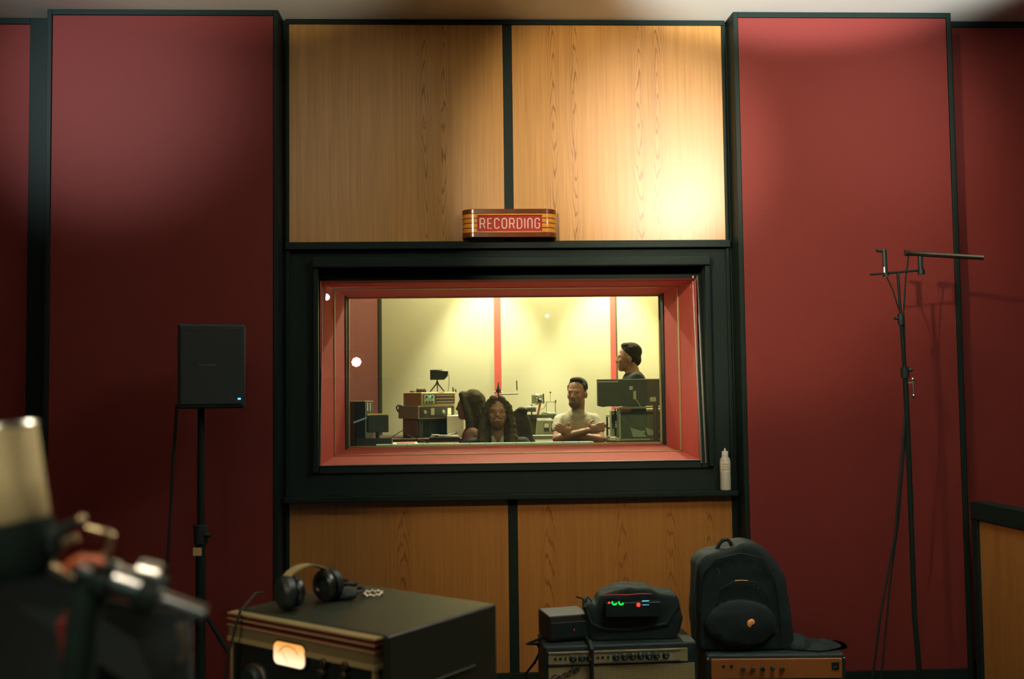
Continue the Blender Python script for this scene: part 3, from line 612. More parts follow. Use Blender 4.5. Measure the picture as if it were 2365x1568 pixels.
# ------------------------------------------------------------ steel rack cabinet with lit meter
A = V((-0.880, -2.928, 0)); B = V((-0.462, -3.258, 0)); Cc = V((-0.241, -2.893, 0))
RZ = math.atan2(B.y - A.y, B.x - A.x); RH = 1.12
rc = thing('rack_cabinet', 'dark green steel rack cabinet with glowing meter and side louvres, bottom left', 'equipment rack', (A.x, A.y, 0), RZ)
RW, RD = (B - A).length, (Cc - B).length
HAM = mat('hammered_green_steel', (0.028, 0.034, 0.020), 0.42, noise=0.25, nscale=60, bump=0.15)
b = MB(); b.box(0.004, RW + 0.022, 0.018, RD + 0.02, 0.05, RH); b.build('cabinet', HAM, rc, bevel=0.008)
b = MB(); b.box(0.012, RW - 0.006, -0.002, 0.02, 0.06, RH - 0.07); fr = b.build('front_panel', mat('black_crackle', (0.008, 0.015, 0.014), 0.4, noise=0.3, bump=0.3), rc)
b = MB()
for z_, h_, k in ((RH - 0.004, 0.004, 0), (RH - 0.013, 0.009, 1), (RH - 0.018, 0.004, 0), (RH - 0.030, 0.011, 1), (RH - 0.034, 0.004, 0), (RH - 0.066, 0.012, 0)):
    b.k = k; b.box(-0.002, RW + 0.004, -0.012 if k == 0 else -0.009, 0.02, z_ - h_ if h_ < 0.02 else z_, z_)
b.k = 2; b.box(0.0, RW, -0.008, 0.02, RH - 0.070, RH - 0.034)
lab(b.build('top_trim', [BRASSY, mat('maroon_enamel', (0.16, 0.02, 0.02), 0.35), mat('tan_metal', (0.22, 0.17, 0.08), 0.4, metal=0.2)], rc), 'brass and maroon striped front trim')
b = MB()
for x in (0.004, RW - 0.010): MB().box(x, x + 0.008, -0.006, 0.01, 0.06, RH - 0.07).build('edge_strip', BRASSY, rc)
b = MB()
for i in range(14):
    z_ = RH - 0.125 - i * 0.052
    for t_ in range(1):
        M_ = Matrix.Translation((RW + 0.022, RD * 0.5, z_)) @ Matrix.Rotation(math.radians(28), 4, 'Y'); b.box(-0.001, 0.013, -0.135, 0.135, -0.016, -0.0135, M_)
        b.box(-0.001, 0.0035, -0.135, 0.135, 0.010, 0.0125, Matrix.Translation((RW + 0.022, RD * 0.5, z_ - 0.028)))
b.build('louvre', HAM, rc, bevel=0.001)
# meter window
def onfront(u, v):
    d = RT @ V(((u - 1182.5) / F_PX, 1, (784 - v) / F_PX)); n = V((math.sin(RZ), -math.cos(RZ), 0)); t = (A - CAM).dot(n) / d.dot(n)
    p = CAM + d * t; x = (p - A).dot(V((math.cos(RZ), math.sin(RZ), 0))); return x, p.z
mx0, mz1 = onfront(641, 1500); mx1, mz0 = onfront(711, 1520)
mz1 = onfront(675, 1484)[1]; mz0 = onfront(675, 1536)[1]
b = MB(); r_ = 0.016
def rrect(x0, x1, z0, z1, r, n=6):
    o = []
    for cx, cz, a in ((x1 - r, z1 - r, 0), (x0 + r, z1 - r, 90), (x0 + r, z0 + r, 180), (x1 - r, z0 + r, 270)):
        o += [(cx + r * math.cos(math.radians(a + 90 * i / n)), cz + r * math.sin(math.radians(a + 90 * i / n))) for i in range(n + 1)]
    return o
ox = MB(); ox.prism(rrect(mx0 - 0.006, mx1 + 0.006, mz0 - 0.006, mz1 + 0.006, r_ + 0.004), -0.010, -0.001); bz = ox.build('meter_bezel', PLASTIC, rc, bevel=0.003)
gm = mat('lit_meter_face', (0.9, 0.6, 0.3), 0.5); nt = gm.node_tree; bs = nt.nodes['Principled BSDF']
tc = nt.nodes.new('ShaderNodeTexCoord'); sx_ = nt.nodes.new('ShaderNodeSeparateXYZ'); nt.links.new(tc.outputs['Generated'], sx_.inputs[0])
rp = nt.nodes.new('ShaderNodeValToRGB'); rp.color_ramp.elements[0].color = (1.0, 0.80, 0.50, 1); rp.color_ramp.elements[1].color = (0.72, 0.28, 0.04, 1); rp.color_ramp.elements[0].position = 0.15; rp.color_ramp.elements[1].position = 0.9
nt.links.new(sx_.outputs['Z'], rp.inputs[0]); nt.links.new(rp.outputs[0], bs.inputs['Emission Color']); bs.inputs['Emission Strength'].default_value = 1.25
mf = MB().prism(rrect(mx0, mx1, mz0, mz1, r_), -0.013, -0.009).build('meter_face', gm, bz); lab(mf, 'glowing orange meter face')
cx_, cz_ = (mx0 + mx1) / 2, mz0 + 0.004; R_ = (mx1 - mx0) * 0.40
b = MB(); b.tube([(cx_ + R_ * math.cos(math.radians(a)), -0.0135, cz_ + R_ * 1.0 * math.sin(math.radians(a))) for a in range(40, 145, 8)], 0.0007, 5)
for a in range(40, 145, 10): b.tube([(cx_ + k * math.cos(math.radians(a)), -0.0135, cz_ + k * math.sin(math.radians(a))) for k in (R_, R_ * 1.12)], 0.0005, 4)
b.tube([(cx_, -0.0137, cz_), (cx_ + R_ * math.cos(math.radians(128)), -0.0137, cz_ + R_ * math.sin(math.radians(128)))], 0.0005, 4)
b.build('meter_scale', INK, bz)
for u, v in ((757, 1528), (752, 1552), (807, 1535), (803, 1558)):
    x_, z_ = onfront(u, v); MB().lathe([(0.012, 0), (0.011, 0.016), (0.009, 0.018)], (x_, -0.002, z_), (0, -1, 0), 18).build('knob', mat('worn_knob', (0.06, 0.05, 0.03), 0.3, metal=0.5), rc, smooth=True)
x_, z_ = onfront(590, 1572)
MB().lathe([(0.046, 0), (0.046, 0.004), (0.043, 0.006)], (x_, -0.002, z_), (0, -1, 0), 32).build('dial_ring', STEEL, rc, smooth=True)
MB().lathe([(0.042, 0), (0.040, 0.012), (0.030, 0.022), (0.026, 0.022)], (x_, -0.003, z_), (0, -1, 0), 32).build('dial_knob', PLASTIC, rc, smooth=True)
for x in (0.03, RW - 0.03):
    for y in (0.05, RD - 0.03): MB().cyl((x, y, 0), (x, y, 0.055), 0.02).build('foot', RUBBER, rc, smooth=True)
# things on the cabinet: local frame to world
Mr = Matrix.Translation((A.x, A.y, RH)) @ Matrix.Rotation(RZ, 4, 'Z')
def top(u, v):
    d = RT @ V(((u - 1182.5) / F_PX, 1, (784 - v) / F_PX)); return CAM + d * ((RH - CAM.z) / d.z)
hpb = top(712, 1398); hpb2 = top(760, 1372)
hp = thing('headphones', 'black headphones with a pale headband standing on the rack cabinet', 'headphones', tuple(hpb), math.radians(48))
dist = (hpb - CAM).length; k = dist / F_PX
Rh = 66 * k; hgt_ = 88 * k
b = MB()
arcp = [V((Rh * math.cos(math.radians(a)), 0.012 * math.sin(math.radians(a)), 0.048 + (hgt_ - 0.052) * math.sin(math.radians(a)))) for a in range(0, 181, 10)]
vs = []; 
b.tube([p for p in arcp], 0.004, 8)
for i in range(len(arcp) - 1):
    pass
hb = b.build('band_wire', BLACK, hp, smooth=True)
b = MB(); n = 13
pr = []
for i in range(n):
    a = math.radians(18 + 144 * i / (n - 1)); wdt = 0.012 + 0.006 * math.sin(a); c = V(((Rh + 0.004) * math.cos(a), 0.012 * math.sin(a), 0.050 + (hgt_ - 0.050) * math.sin(a)))
    for y, dr in ((-wdt, 0), (wdt, 0), (wdt, -0.004), (-wdt, -0.004)): pr.append(c + V((dr * math.cos(a), y, dr * math.sin(a))))
b._add(pr, [(4 * i + j, 4 * i + (j + 1) % 4, 4 * i + 4 + (j + 1) % 4, 4 * i + 4 + j) for i in range(n - 1) for j in range(4)] + [(0, 1, 2, 3), (4 * n - 4, 4 * n - 1, 4 * n - 2, 4 * n - 3)])
lab(b.build('headband', mat('pale_leather', (0.34, 0.27, 0.12), 0.5, noise=0.2), hp, smooth=True), 'pale padded headband')
for s in (-1, 1):
    b = MB(); b.lathe([(0.030, -0.012), (0.043, -0.008), (0.045, 0.010), (0.036, 0.022), (0.02, 0.026)], (s * (Rh - 0.012), 0, 0.046), (s, 0.25, 0), 26); b.build('ear_cup', PLASTIC, hp, smooth=True)
    b = MB(); ctr = V((s * (Rh - 0.030), -0.004, 0.046)); b.tube([ctr + V((0.0, 0.032 * math.cos(a * PI / 8), 0.032 * math.sin(a * PI / 8))) for a in range(16)], 0.012, 8, closed=True); b.build('ear_cushion', mat('ear_leather', (0.015, 0.016, 0.014), 0.3), hp, smooth=True)
b = MB(); 
pts = []
for i in range(70):
    t_ = i / 69; a = t_ * 2 * PI * 3.2; c = hpb2 + (top(815, 1378) - hpb2) * t_
    pts.append(V((c.x + 0.035 * math.cos(a), c.y + 0.03 * math.sin(a), RH + 0.008 + 0.010 * abs(math.sin(a * 0.7)) + 0.02 * math.sin(PI * t_))))
tag(MB().tube(pts, 0.005, 8).build('headphone_cable', RUBBER, smooth=True), 'coiled black headphone cable lying on the rack cabinet', 'cable')
c1 = top(800, 1385); b = MB(); b.ell((c1.x, c1.y, RH + 0.014), (0.035, 0.028, 0.014)); b.ell((c1.x - 0.035, c1.y + 0.02, RH + 0.02), (0.03, 0.03, 0.02))
tag(remesh_obj(b, 'cable_pouch', NYLON, None, 0.006, 3, 0.008, 40), 'small crumpled black pouch between headphones and chain', 'pouch')
c2 = top(861, 1376); pts = [V((c2.x + 0.026 * math.cos(a * PI / 9), c2.y + 0.030 * math.sin(a * PI / 9), RH + 0.005)) for a in range(18)]
b = MB()
for i, p in enumerate(pts): b.ell(p + V((0, 0, 0.003 * (i % 2))), (0.0052, 0.0052, 0.0045), n=10, k=6)
b.tube(pts, 0.002, 6, closed=True)
tag(b.build('metal_chain', mat('bright_chrome', (0.9, 0.82, 0.65), 0.12, metal=1.0), smooth=True), 'small bright metal bead chain on the rack cabinet', 'chain')
w_ = [top(607, 1374) + V((0, 0, 0.006)), top(590, 1380) + V((0, 0, 0.012)), top(572, 1400) + V((0, 0, 0.010)), top(562, 1414) + V((-0.004, -0.02, 0.006))]
n_ = V((math.sin(RZ), -math.cos(RZ), 0)); pe = w_[-1] + n_ * 0.012
w_ += [pe + V((0, 0, -0.03)), pe + V((-0.02, -0.01, -0.11)), pe + V((-0.04, -0.02, -0.3)), pe + V((-0.04, -0.03, -0.7)), V((pe.x - 0.05, pe.y - 0.04, 0.006))]
tag(MB().tube(w_, 0.0035, 6).build('thin_cable', RUBBER, smooth=True), 'thin black cable draped over the front left corner of the rack cabinet', 'cable')

# ------------------------------------------------------------ blurred foreground: microphone, mount, boom, music stand
FY = CAM.y + 1.0
def Fp(u, v, dy=0.0): return P(u, v, FY + dy)
mc = thing('studio_microphone', 'large pale studio microphone close to the camera at the left edge', 'microphone', tuple(Fp(60, 1200)))
ax0, ax1 = Fp(32, 1205), Fp(2, 985)
axd = (ax1 - ax0); Lm = axd.length
def kidw(mb, name, m, par, **kw):
    o = mb.build(name, m, par, **kw); o.matrix_parent_inverse = Matrix.Translation(-par.location); return o
CRM = mat('nickel_cream_mesh', (0.62, 0.50, 0.25), 0.45, metal=0.3, noise=0.2, nscale=300, bump=0.5)
b = MB(); b.lathe([(0.030, 0), (0.033, 0.004), (0.0325, Lm * 0.45), (0.0325, Lm * 0.97), (0.030, Lm)], ax0, axd, 32); lab(kidw(b, 'head_grille', CRM, mc, smooth=True), 'pale metal grille body')
b = MB(); b.lathe([(0.034, Lm * 0.985), (0.033, Lm * 1.01), (0.028, Lm * 1.02)], ax0, axd, 32); kidw(b, 'end_ring', STEEL, mc, smooth=True)
b = MB(); b.lathe([(0.024, -0.055), (0.034, -0.04), (0.036, 0.0)], ax0, axd, 32); kidw(b, 'base', BLACK, mc, smooth=True)
sm = thing('shock_mount', 'black and metal shock mount bracket below the studio microphone', 'microphone mount', tuple(Fp(180, 1240)))
def pf(pts, r, name, m, par, n=10, lb_=None):
    o = kidw(MB().tube([Fp(*p) for p in pts], r, n), name, m, par, smooth=True)
    if lb_: o['label'] = lb_
    return o
DULL = mat('dull_nickel', (0.42, 0.32, 0.18), 0.3, metal=0.9)
pf([(200, 1217), (225, 1224), (250, 1229), (258, 1237), (254, 1262), (247, 1280), (238, 1282)], 0.0029, 'bracket', DULL, sm, lb_='bent metal bracket')
o = kidw(MB().ell(Fp(188, 1200), (0.005,) * 3), 'bracket_tip', DULL, sm, smooth=True)
pf([(60, 1255), (120, 1262), (155, 1250), (178, 1240)], 0.0042, 'arm', DULL, sm)
pf([(75, 1235), (130, 1222), (185, 1203)], 0.004, 'arm', BLACK, sm)
pf([(20, 1225), (60, 1245), (110, 1240), (135, 1238), (128, 1258), (60, 1275), (10, 1262)], 0.011, 'cradle', BLACKM, sm)
tag(MB().tube([Fp(u, v, -0.03) for u, v in ((150, 1318), (160, 1304), (178, 1294), (200, 1290), (222, 1292), (240, 1300))], 0.0038, 8).build('orange_cable', mat('orange_rubber', (0.55, 0.12, 0.03), 0.5), smooth=True), 'short orange cable over the chrome boom in the foreground', 'cable')
bm_ = thing('boom_stand', 'chrome and black boom microphone stand blurred in the foreground', 'microphone stand', (Fp(150, 1568).x, FY, 0))
pf([(-60, 1200), (0, 1245), (90, 1290), (175, 1335)], 0.0042, 'upper_rod', DULL, bm_)
pf([(175, 1300), (215, 1325)], 0.011, 'chrome_sleeve', CHROME, bm_, 20, 'bright chrome sleeve')
pf([(222, 1332), (262, 1345)], 0.020, 'swivel', BLACK, bm_, 20)
pf([(262, 1337), (335, 1362)], 0.0155, 'chrome_sleeve', CHROME, bm_, 20, 'bright chrome sleeve')
pf([(328, 1362), (365, 1380)], 0.021, 'swivel', BLACK, bm_, 20)
pf([(362, 1378), (475, 1418)], 0.0082, 'chrome_rod', CHROME, bm_, 20, 'bright chrome rod')
pf([(322, 1318), (370, 1330)], 0.012, 'wing_nut', STEEL, bm_, 16)
pf([(228, 1328), (240, 1312), (262, 1308), (275, 1312)], 0.006, 'wing_nut', STEEL, bm_, 10)
pf([(200, 1345), (190, 1380), (165, 1425)], 0.008, 'lever', mat('red_brown_lever', (0.20, 0.03, 0.02), 0.3), bm_, 12)
kidw(MB().ell(Fp(184, 1392), (0.0075,) * 3), 'lever_tip', STEEL, bm_, smooth=True)
pf([(205, 1335), (190, 1450), (180, 1568)], 0.016, 'post', BLACK, bm_, 14)
pp = Fp(180, 1568); kidw(MB().tube([pp, V((pp.x, pp.y, 0.03))], 0.016, 14), 'lower_post', BLACK, bm_, smooth=True)
for k in range(3):
    a = math.radians(200 + 120 * k); kidw(MB().tube([V((pp.x, pp.y, 0.12)), V((pp.x + 0.3 * math.cos(a), pp.y + 0.3 * math.sin(a), 0.012))], 0.011, 10), 'leg', BLACK, bm_, smooth=True)
tag(MB().tube([Fp(150, 1430, .03), Fp(160, 1500, .03), Fp(162, 1568, .03), Fp(165, 1700, .03)] + [V((Fp(165, 1700, .03).x, FY + .03, 0.006))], 0.0085, 8).build('red_cable', mat('dark_red_cable', (0.16, 0.015, 0.012), 0.5), smooth=True), 'dark red cable hanging beside the foreground boom stand', 'cable')
mu = thing('music_stand', 'black music stand desk, blurred, at the bottom left corner', 'music stand', (Fp(230, 1560, 0.25).x, FY + 0.25, 0))
def Fm(u, v, dy=0.25): return P(u, v, FY + dy)
c_ = [Fm(-160, 1270), Fm(60, 1300), Fm(250, 1390), Fm(440, 1425), Fm(446, 1700, 0.12), Fm(-160, 1700, 0.12)]
b = MB(); nn = V((0, 0.012, 0)); b._add(c_ + [p + nn for p in c_], [tuple(range(6)), tuple(range(6, 12))[::-1]] + [(i, (i + 1) % 6, 6 + (i + 1) % 6, 6 + i) for i in range(6)])
kidw(b, 'desk', mat('dark_stand_metal', (0.003, 0.007, 0.0065), 0.6, spec=0.1), mu, bevel=0.003)
pe = Fm(150, 1600, 0.27); kidw(MB().tube([pe, V((pe.x, pe.y, 0.05))], 0.013, 12), 'pole', BLACK, mu, smooth=True)
for k in range(3):
    a = math.radians(80 + 120 * k); kidw(MB().tube([V((pe.x, pe.y, 0.10)), V((pe.x + 0.25 * math.cos(a), pe.y + 0.25 * math.sin(a), 0.01))], 0.009, 8), 'leg', BLACK, mu, smooth=True)
tag(MB().tube([Fm(415, 1440, .2), Fm(430, 1500, .2), Fm(410, 1555, .2), Fm(400, 1650, .2)] + [V((Fm(400, 1650, .2).x, FY + .2, .006))], 0.006, 8).build('grey_cable', mat('grey_cable', (0.06, 0.05, 0.035), 0.5), smooth=True), 'grey cable hanging off the end of the chrome boom', 'cable')

# ------------------------------------------------------------ people
SKIN = mat('skin', (0.34, 0.155, 0.075), 0.55, noise=0.1, nscale=30)
SKIN2 = mat('skin_pale', (0.36, 0.17, 0.11), 0.55, noise=0.1, nscale=30)
HAIRD = mat('dark_brown_hair', (0.095, 0.068, 0.030), 0.9, spec=0.15, noise=0.6, nscale=90, bump=0.8)
HAIRB = mat('black_brown_hair', (0.022, 0.016, 0.007), 0.9, spec=0.15, noise=0.6, nscale=120, bump=0.8)
EYE = mat('eye', (0.03, 0.02, 0.015), 0.2)
def headf(c, yaw, pitch=0.0, roll=0.0):
    """frame of a head: columns are its right, its facing direction, its up"""
    R = Matrix.Rotation(yaw, 3, 'Z') @ Matrix.Rotation(-pitch, 3, 'X') @ Matrix.Rotation(roll, 3, 'Y')
    return R @ Matrix(((-1, 0, 0), (0, -1, 0), (0, 0, 1)))   # yaw 0 looks to -Y
def head(mb, c, R, s=1.0, jaw=1.0):
    c = V(c)
    def e(p, r): mb.ell(c + R @ (V(p) * s), [x * s for x in r], R, 20, 14)
    def k(p, r, q, t): mb.cap(c + R @ (V(p) * s), r * s, c + R @ (V(q) * s), t * s, 10)
    e((0, -0.012, 0.028), (0.074, 0.096, 0.090)); e((0, 0.030, -0.035), (0.060 * jaw, 0.060, 0.080)); e((0, 0.052, -0.088), (0.034 * jaw, 0.034, 0.030))
    e((0, 0.015, 0.0), (0.070, 0.078, 0.075))
    k((0, 0.084, 0.008), 0.008, (0, 0.101, -0.030), 0.011); e((0.012, 0.091, -0.034), (0.008, 0.010, 0.007)); e((-0.012, 0.091, -0.034), (0.008, 0.010, 0.007))
    k((-0.036, 0.074, 0.020), 0.011, (-0.010, 0.084, 0.018), 0.009); k((0.036, 0.074, 0.020), 0.011, (0.010, 0.084, 0.018), 0.009)
    k((-0.020, 0.082, -0.060), 0.006, (0.020, 0.082, -0.060), 0.006); k((-0.016, 0.081, -0.070), 0.007, (0.016, 0.081, -0.070), 0.007)
    e((-0.038, 0.062, -0.025), (0.022, 0.024, 0.022)); e((0.038, 0.062, -0.025), (0.022, 0.024, 0.022))
    for sx in (-1, 1): e((sx * 0.076, -0.006, -0.012), (0.009, 0.019, 0.031)); e((sx * 0.073, -0.002, -0.035), (0.008, 0.010, 0.012))
def eyes(par, c, R, s=1.0):
    for sx in (-1, 1): kidw(MB().ell(V(c) + R @ (V((sx * 0.029, 0.078, 0.002)) * s), (0.011 * s, 0.009 * s, 0.006 * s), R), 'eye', EYE, par, smooth=True)
def hand(mb, wrist, d, nrm, s=1.0, curl=0.5, side=1):
    """palm and five separate fingers; d points along the hand, nrm out of its back"""
    d = V(d).normalized(); nrm = V(nrm); nrm = (nrm - d * nrm.dot(d)).normalized(); x = d.cross(nrm) * side; wrist = V(wrist)
    Rm = Matrix((x, d, nrm)).transposed(); mb.ell(wrist + d * 0.045 * s, (0.040 * s, 0.052 * s, 0.015 * s), Rm)
    for i, (off, ln) in enumerate(((-0.030, 0.070), (-0.010, 0.080), (0.010, 0.075), (0.030, 0.058))):
        p = wrist + d * 0.082 * s + x * off * s; a = 0.0; r = 0.0085 * s
        for j in range(3):
            a += curl * (0.5 + 0.25 * j); q = p + (d * math.cos(a) - nrm * math.sin(a)) * (ln * s * (0.45, 0.31, 0.24)[j]); mb.cap(p, r, q, r * 0.92, 10); p = q; r *= 0.92
    p = wrist + d * 0.022 * s - x * 0.034 * s; q = p + (d * 0.6 - x * 0.75 - nrm * 0.2).normalized() * 0.035 * s; mb.cap(p, 0.012 * s, q, 0.0105 * s, 10); mb.cap(q, 0.0105 * s, q + (d * 0.9 - x * 0.3 - nrm * 0.3).normalized() * 0.030 * s, 0.009 * s, 10)
def person(label, J, skin, shirt, pants, yaw_b=0.0, sleeve=0.55, hyaw=0.0, hpitch=0.0, hscale=1.0, vox=0.0065, girth=1.0, handn=None, curl=0.5):
    par = thing('person', label, 'person', (J['hip'].x, J['hip'].y, J['foot_z']))
    Rb = Matrix.Rotation(yaw_b, 3, 'Z'); R = headf(J['head'], hyaw, hpitch)
    b = MB(); head(b, J['head'], R, hscale)
    nb = J['neck']; b.cap(J['head'] + R @ V((0, -0.028, -0.055)), 0.052, nb, 0.060)
    g = girth
    ch = J['chest']; hip = J['hip']
    for (c, r) in ((ch, (0.155 * g, 0.098 * g, 0.155)), ((ch + hip) / 2, (0.135 * g, 0.092 * g, 0.16)), (hip, (0.155 * g, 0.105 * g, 0.12))): b.ell(c, r, Rb)
    b.cap(nb + V((0, 0, -0.02)), 0.058, ch + V((0, 0, 0.08)), 0.09)
    for s in ('L', 'R'):
        b.cap(nb + V((0, 0, -0.04)), 0.036, J['sh' + s], 0.040); b.cap(J['sh' + s], 0.041, J['el' + s], 0.038); b.cap(J['el' + s], 0.038, J['wr' + s], 0.026)
        d = J['wr' + s] - J['el' + s]; hd = J.get('hd' + s, d); hand(b, J['wr' + s], hd, J.get('hn' + s, V((0, -0.3, 1))), 1.0, curl, 1 if s == 'L' else -1)
        hj = hip + Rb @ V((0.09 if s == 'R' else -0.09, 0, -0.02)); b.cap(hj, 0.085, J['kn' + s], 0.058); b.cap(J['kn' + s], 0.056, J['an' + s], 0.040)
        b.cap(J['an' + s], 0.040, J['an' + s] + V((0, 0, -0.05)) + J['toe'] * 0.15, 0.030)
    bo = remesh_obj(b, 'body', skin, par, vox, 3)
    # shirt
    b = MB(); o = 0.021
    for (c, r) in ((ch, (0.155 * g + o, 0.098 * g + o, 0.160)), ((ch + hip) / 2, (0.140 * g + o, 0.096 * g + o, 0.17)), (hip + V((0, 0, 0.02)), (0.155 * g + o, 0.105 * g + o, 0.10))): b.ell(c, r, Rb)
    b.cap(nb + V((0, 0, -0.055)), 0.060, ch + V((0, 0, 0.08)), 0.10)
    for s in ('L', 'R'):
        b.cap(nb + V((0, 0, -0.040)), 0.046, J['sh' + s], 0.056); sl = min(sleeve, 1.0)
        b.cap(J['sh' + s], 0.058, J['sh' + s].lerp(J['el' + s], sl), 0.053)
        if sleeve > 1.0: b.cap(J['el' + s], 0.054, J['el' + s].lerp(J['wr' + s], sleeve - 1.0), 0.040)
    sh = remesh_obj(b, 'shirt', shirt, par, vox + 0.001, 4, 0.007, 16)
    b = MB()
    for s in ('L', 'R'):
        hj = hip + Rb @ V((0.09 if s == 'R' else -0.09, 0, -0.02)); b.cap(hj, 0.100, J['kn' + s], 0.072); b.cap(J['kn' + s], 0.070, J['an' + s] + V((0, 0, 0.03)), 0.058)
    b.ell(hip + V((0, 0, -0.03)), (0.170 * g, 0.118 * g, 0.10), Rb); remesh_obj(b, 'trousers', pants, par, 0.012, 3)
    for s in ('L', 'R'):
        b = MB(); a = J['an' + s]; b.cap(V((a.x, a.y, J['foot_z'] + 0.040)), 0.040, V((a.x, a.y, J['foot_z'] + 0.038)) + J['toe'] * 0.17, 0.036); remesh_obj(b, 'shoe', RUBBER, par, 0.010, 2)
    eyes(bo_parent(par), J['head'], R, hscale)
    return par, R
def bo_parent(p): return p
def hairlock(b, c, R, pts, r0, r1):
    ps = [V(c) + R @ V(p) for p in pts]
    for i in range(len(ps) - 1):
        a = r0 + (r1 - r0) * i / (len(ps) - 1); d = r0 + (r1 - r0) * (i + 1) / (len(ps) - 1); b.cap(ps[i], a, ps[i + 1], d, 12)
FZ = 0.35
JEAN = mat('dark_trousers', (0.02, 0.022, 0.03), 0.8)
# 1 seated engineer with long curls and glasses
hc = P(1148, 957, 1.62)
x, y, z = hc
J = dict(head=hc, neck=V((x, y + 0.045, z - 0.165)), chest=V((x, y + 0.08, z - 0.33)), hip=V((x, y + 0.16, z - 0.66)), foot_z=FZ, toe=V((0, -1, 0)),
  shL=V((x - 0.19, y + 0.06, z - 0.225)), elL=V((x - 0.24, y + 0.02, z - 0.47)), wrL=V((x - 0.12, y - 0.15, z - 0.40)), hdL=V((0.1, -1, 0)), hnL=V((0, 0, 1)),
  shR=V((x + 0.19, y + 0.06, z - 0.225)), elR=V((x + 0.24, y + 0.02, z - 0.47)), wrR=V((x + 0.12, y - 0.15, z - 0.40)), hdR=V((-0.1, -1, 0)), hnR=V((0, 0, 1)),
  knL=V((x - 0.14, y - 0.22, z - 0.66)), anL=V((x - 0.14, y - 0.18, FZ + 0.09)), knR=V((x + 0.14, y - 0.22, z - 0.66)), anR=V((x + 0.14, y - 0.18, FZ + 0.09)))
p1_, R = person('man with long curly hair and glasses looking down at the console, dark jacket', J, SKIN, mat('dark_jacket', (0.035, 0.034, 0.020), 0.85, noise=0.4, nscale=25), JEAN, 0, 1.9, 0.0, 0.25, 1.0, handn=None, curl=0.3)
b = MB(); b.ell(hc + R @ V((0, -0.026, 0.045)), (0.096, 0.100, 0.090), R)
for s in (-1, 1):
    hairlock(b, hc, R, [(s * 0.030, 0.045, 0.105), (s * 0.078, 0.030, 0.055), (s * 0.098, 0.010, -0.02), (s * 0.108, 0.0, -0.09), (s * 0.115, -0.01, -0.15), (s * 0.112, 0.0, -0.21)], 0.026, 0.034)
    hairlock(b, hc, R, [(s * 0.060, -0.06, 0.03), (s * 0.090, -0.05, -0.08), (s * 0.10, -0.05, -0.20)], 0.05, 0.045)
hairlock(b, hc, R, [(0, -0.09, 0.02), (0, -0.09, -0.18)], 0.06, 0.055)
remesh_obj(b, 'hair', HAIRD, p1_, 0.007, 1, 0.026, 34)
b = MB(); b.ell(hc + R @ V((0, 0.056, -0.090)), (0.046, 0.040, 0.038), R); b.cap(hc + R @ V((-0.026, 0.082, -0.050)), 0.007, hc + R @ V((0.026, 0.082, -0.050)), 0.007); remesh_obj(b, 'beard', mat('brown_beard', (0.12, 0.065, 0.030), 0.9, spec=0.1, noise=0.4, nscale=120), p1_, 0.005, 1, 0.006, 60)
b = MB()
for s in (-1, 1): b.tube([hc + R @ V((s * 0.031 + 0.022 * math.cos(a * PI / 8), 0.100, 0.000 + 0.016 * math.sin(a * PI / 8))) for a in range(16)], 0.0013, 6, closed=True)
b.tube([hc + R @ V((-0.009, 0.102, 0.004)), hc + R @ V((0.009, 0.102, 0.004))], 0.002, 6)
for s in (-1, 1): b.tube([hc + R @ V((s * 0.054, 0.098, 0.004)), hc + R @ V((s * 0.080, 0.0, 0.0))], 0.002, 6)
kidw(b, 'glasses', EYE, p1_, smooth=True)
b = MB(); b.cap(J['neck'] + V((-0.035, -0.075, 0.0)), 0.016, J['chest'] + V((-0.012, -0.115, 0.06)), 0.026); b.cap(J['neck'] + V((0.035, -0.075, 0.0)), 0.016, J['chest'] + V((0.012, -0.115, 0.06)), 0.026)
lab(remesh_obj(b, 'undershirt', mat('grey_print_shirt', (0.33, 0.31, 0.22), 0.8, noise=0.5, nscale=60), p1_, 0.006, 2), 'pale patterned shirt under the jacket')
# 2 seated woman with long hair turned left
hc = P(1083, 937, 1.94); x, y, z = hc
J = dict(head=hc, neck=V((x + 0.03, y + 0.02, z - 0.155)), chest=V((x + 0.04, y + 0.03, z - 0.32)), hip=V((x + 0.06, y + 0.05, z - 0.64)), foot_z=FZ, toe=V((-0.9, -0.4, 0)),
  shL=V((x + 0.02, y - 0.14, z - 0.22)), elL=V((x - 0.02, y - 0.20, z - 0.44)), wrL=V((x - 0.22, y - 0.16, z - 0.42)), hdL=V((-1, 0.1, 0)), hnL=V((0, 0, 1)),
  shR=V((x + 0.06, y + 0.19, z - 0.22)), elR=V((x + 0.03, y + 0.17, z - 0.46)), wrR=V((x - 0.16, y + 0.06, z - 0.44)), hdR=V((-1, -0.1, 0)), hnR=V((0, 0, 1)),
  knL=V((x - 0.34, y - 0.08, z - 0.64)), anL=V((x - 0.32, y - 0.08, FZ + 0.09)), knR=V((x - 0.34, y + 0.10, z - 0.64)), anR=V((x - 0.32, y + 0.10, FZ + 0.09)))
p2_, R = person('person with long brown hair seated turned left, behind the man with glasses', J, SKIN2, mat('dusty_pink_top', (0.30, 0.14, 0.09), 0.85, noise=0.2), JEAN, -PI / 2, 0.9, math.radians(-100), 0.05, 0.93, girth=0.88, handn=None)
b = MB(); b.ell(hc + R @ V((0, -0.030, 0.040)), (0.084, 0.098, 0.086), R)
for s in (-1, 1): hairlock(b, hc, R, [(s * 0.040, 0.045, 0.080), (s * 0.074, 0.010, 0.0), (s * 0.080, -0.02, -0.10), (s * 0.075, -0.03, -0.20), (s * 0.07, -0.03, -0.30)], 0.030, 0.030)
hairlock(b, hc, R, [(0, -0.06, 0.03), (0, -0.080, -0.10), (0, -0.085, -0.30)], 0.070, 0.060)
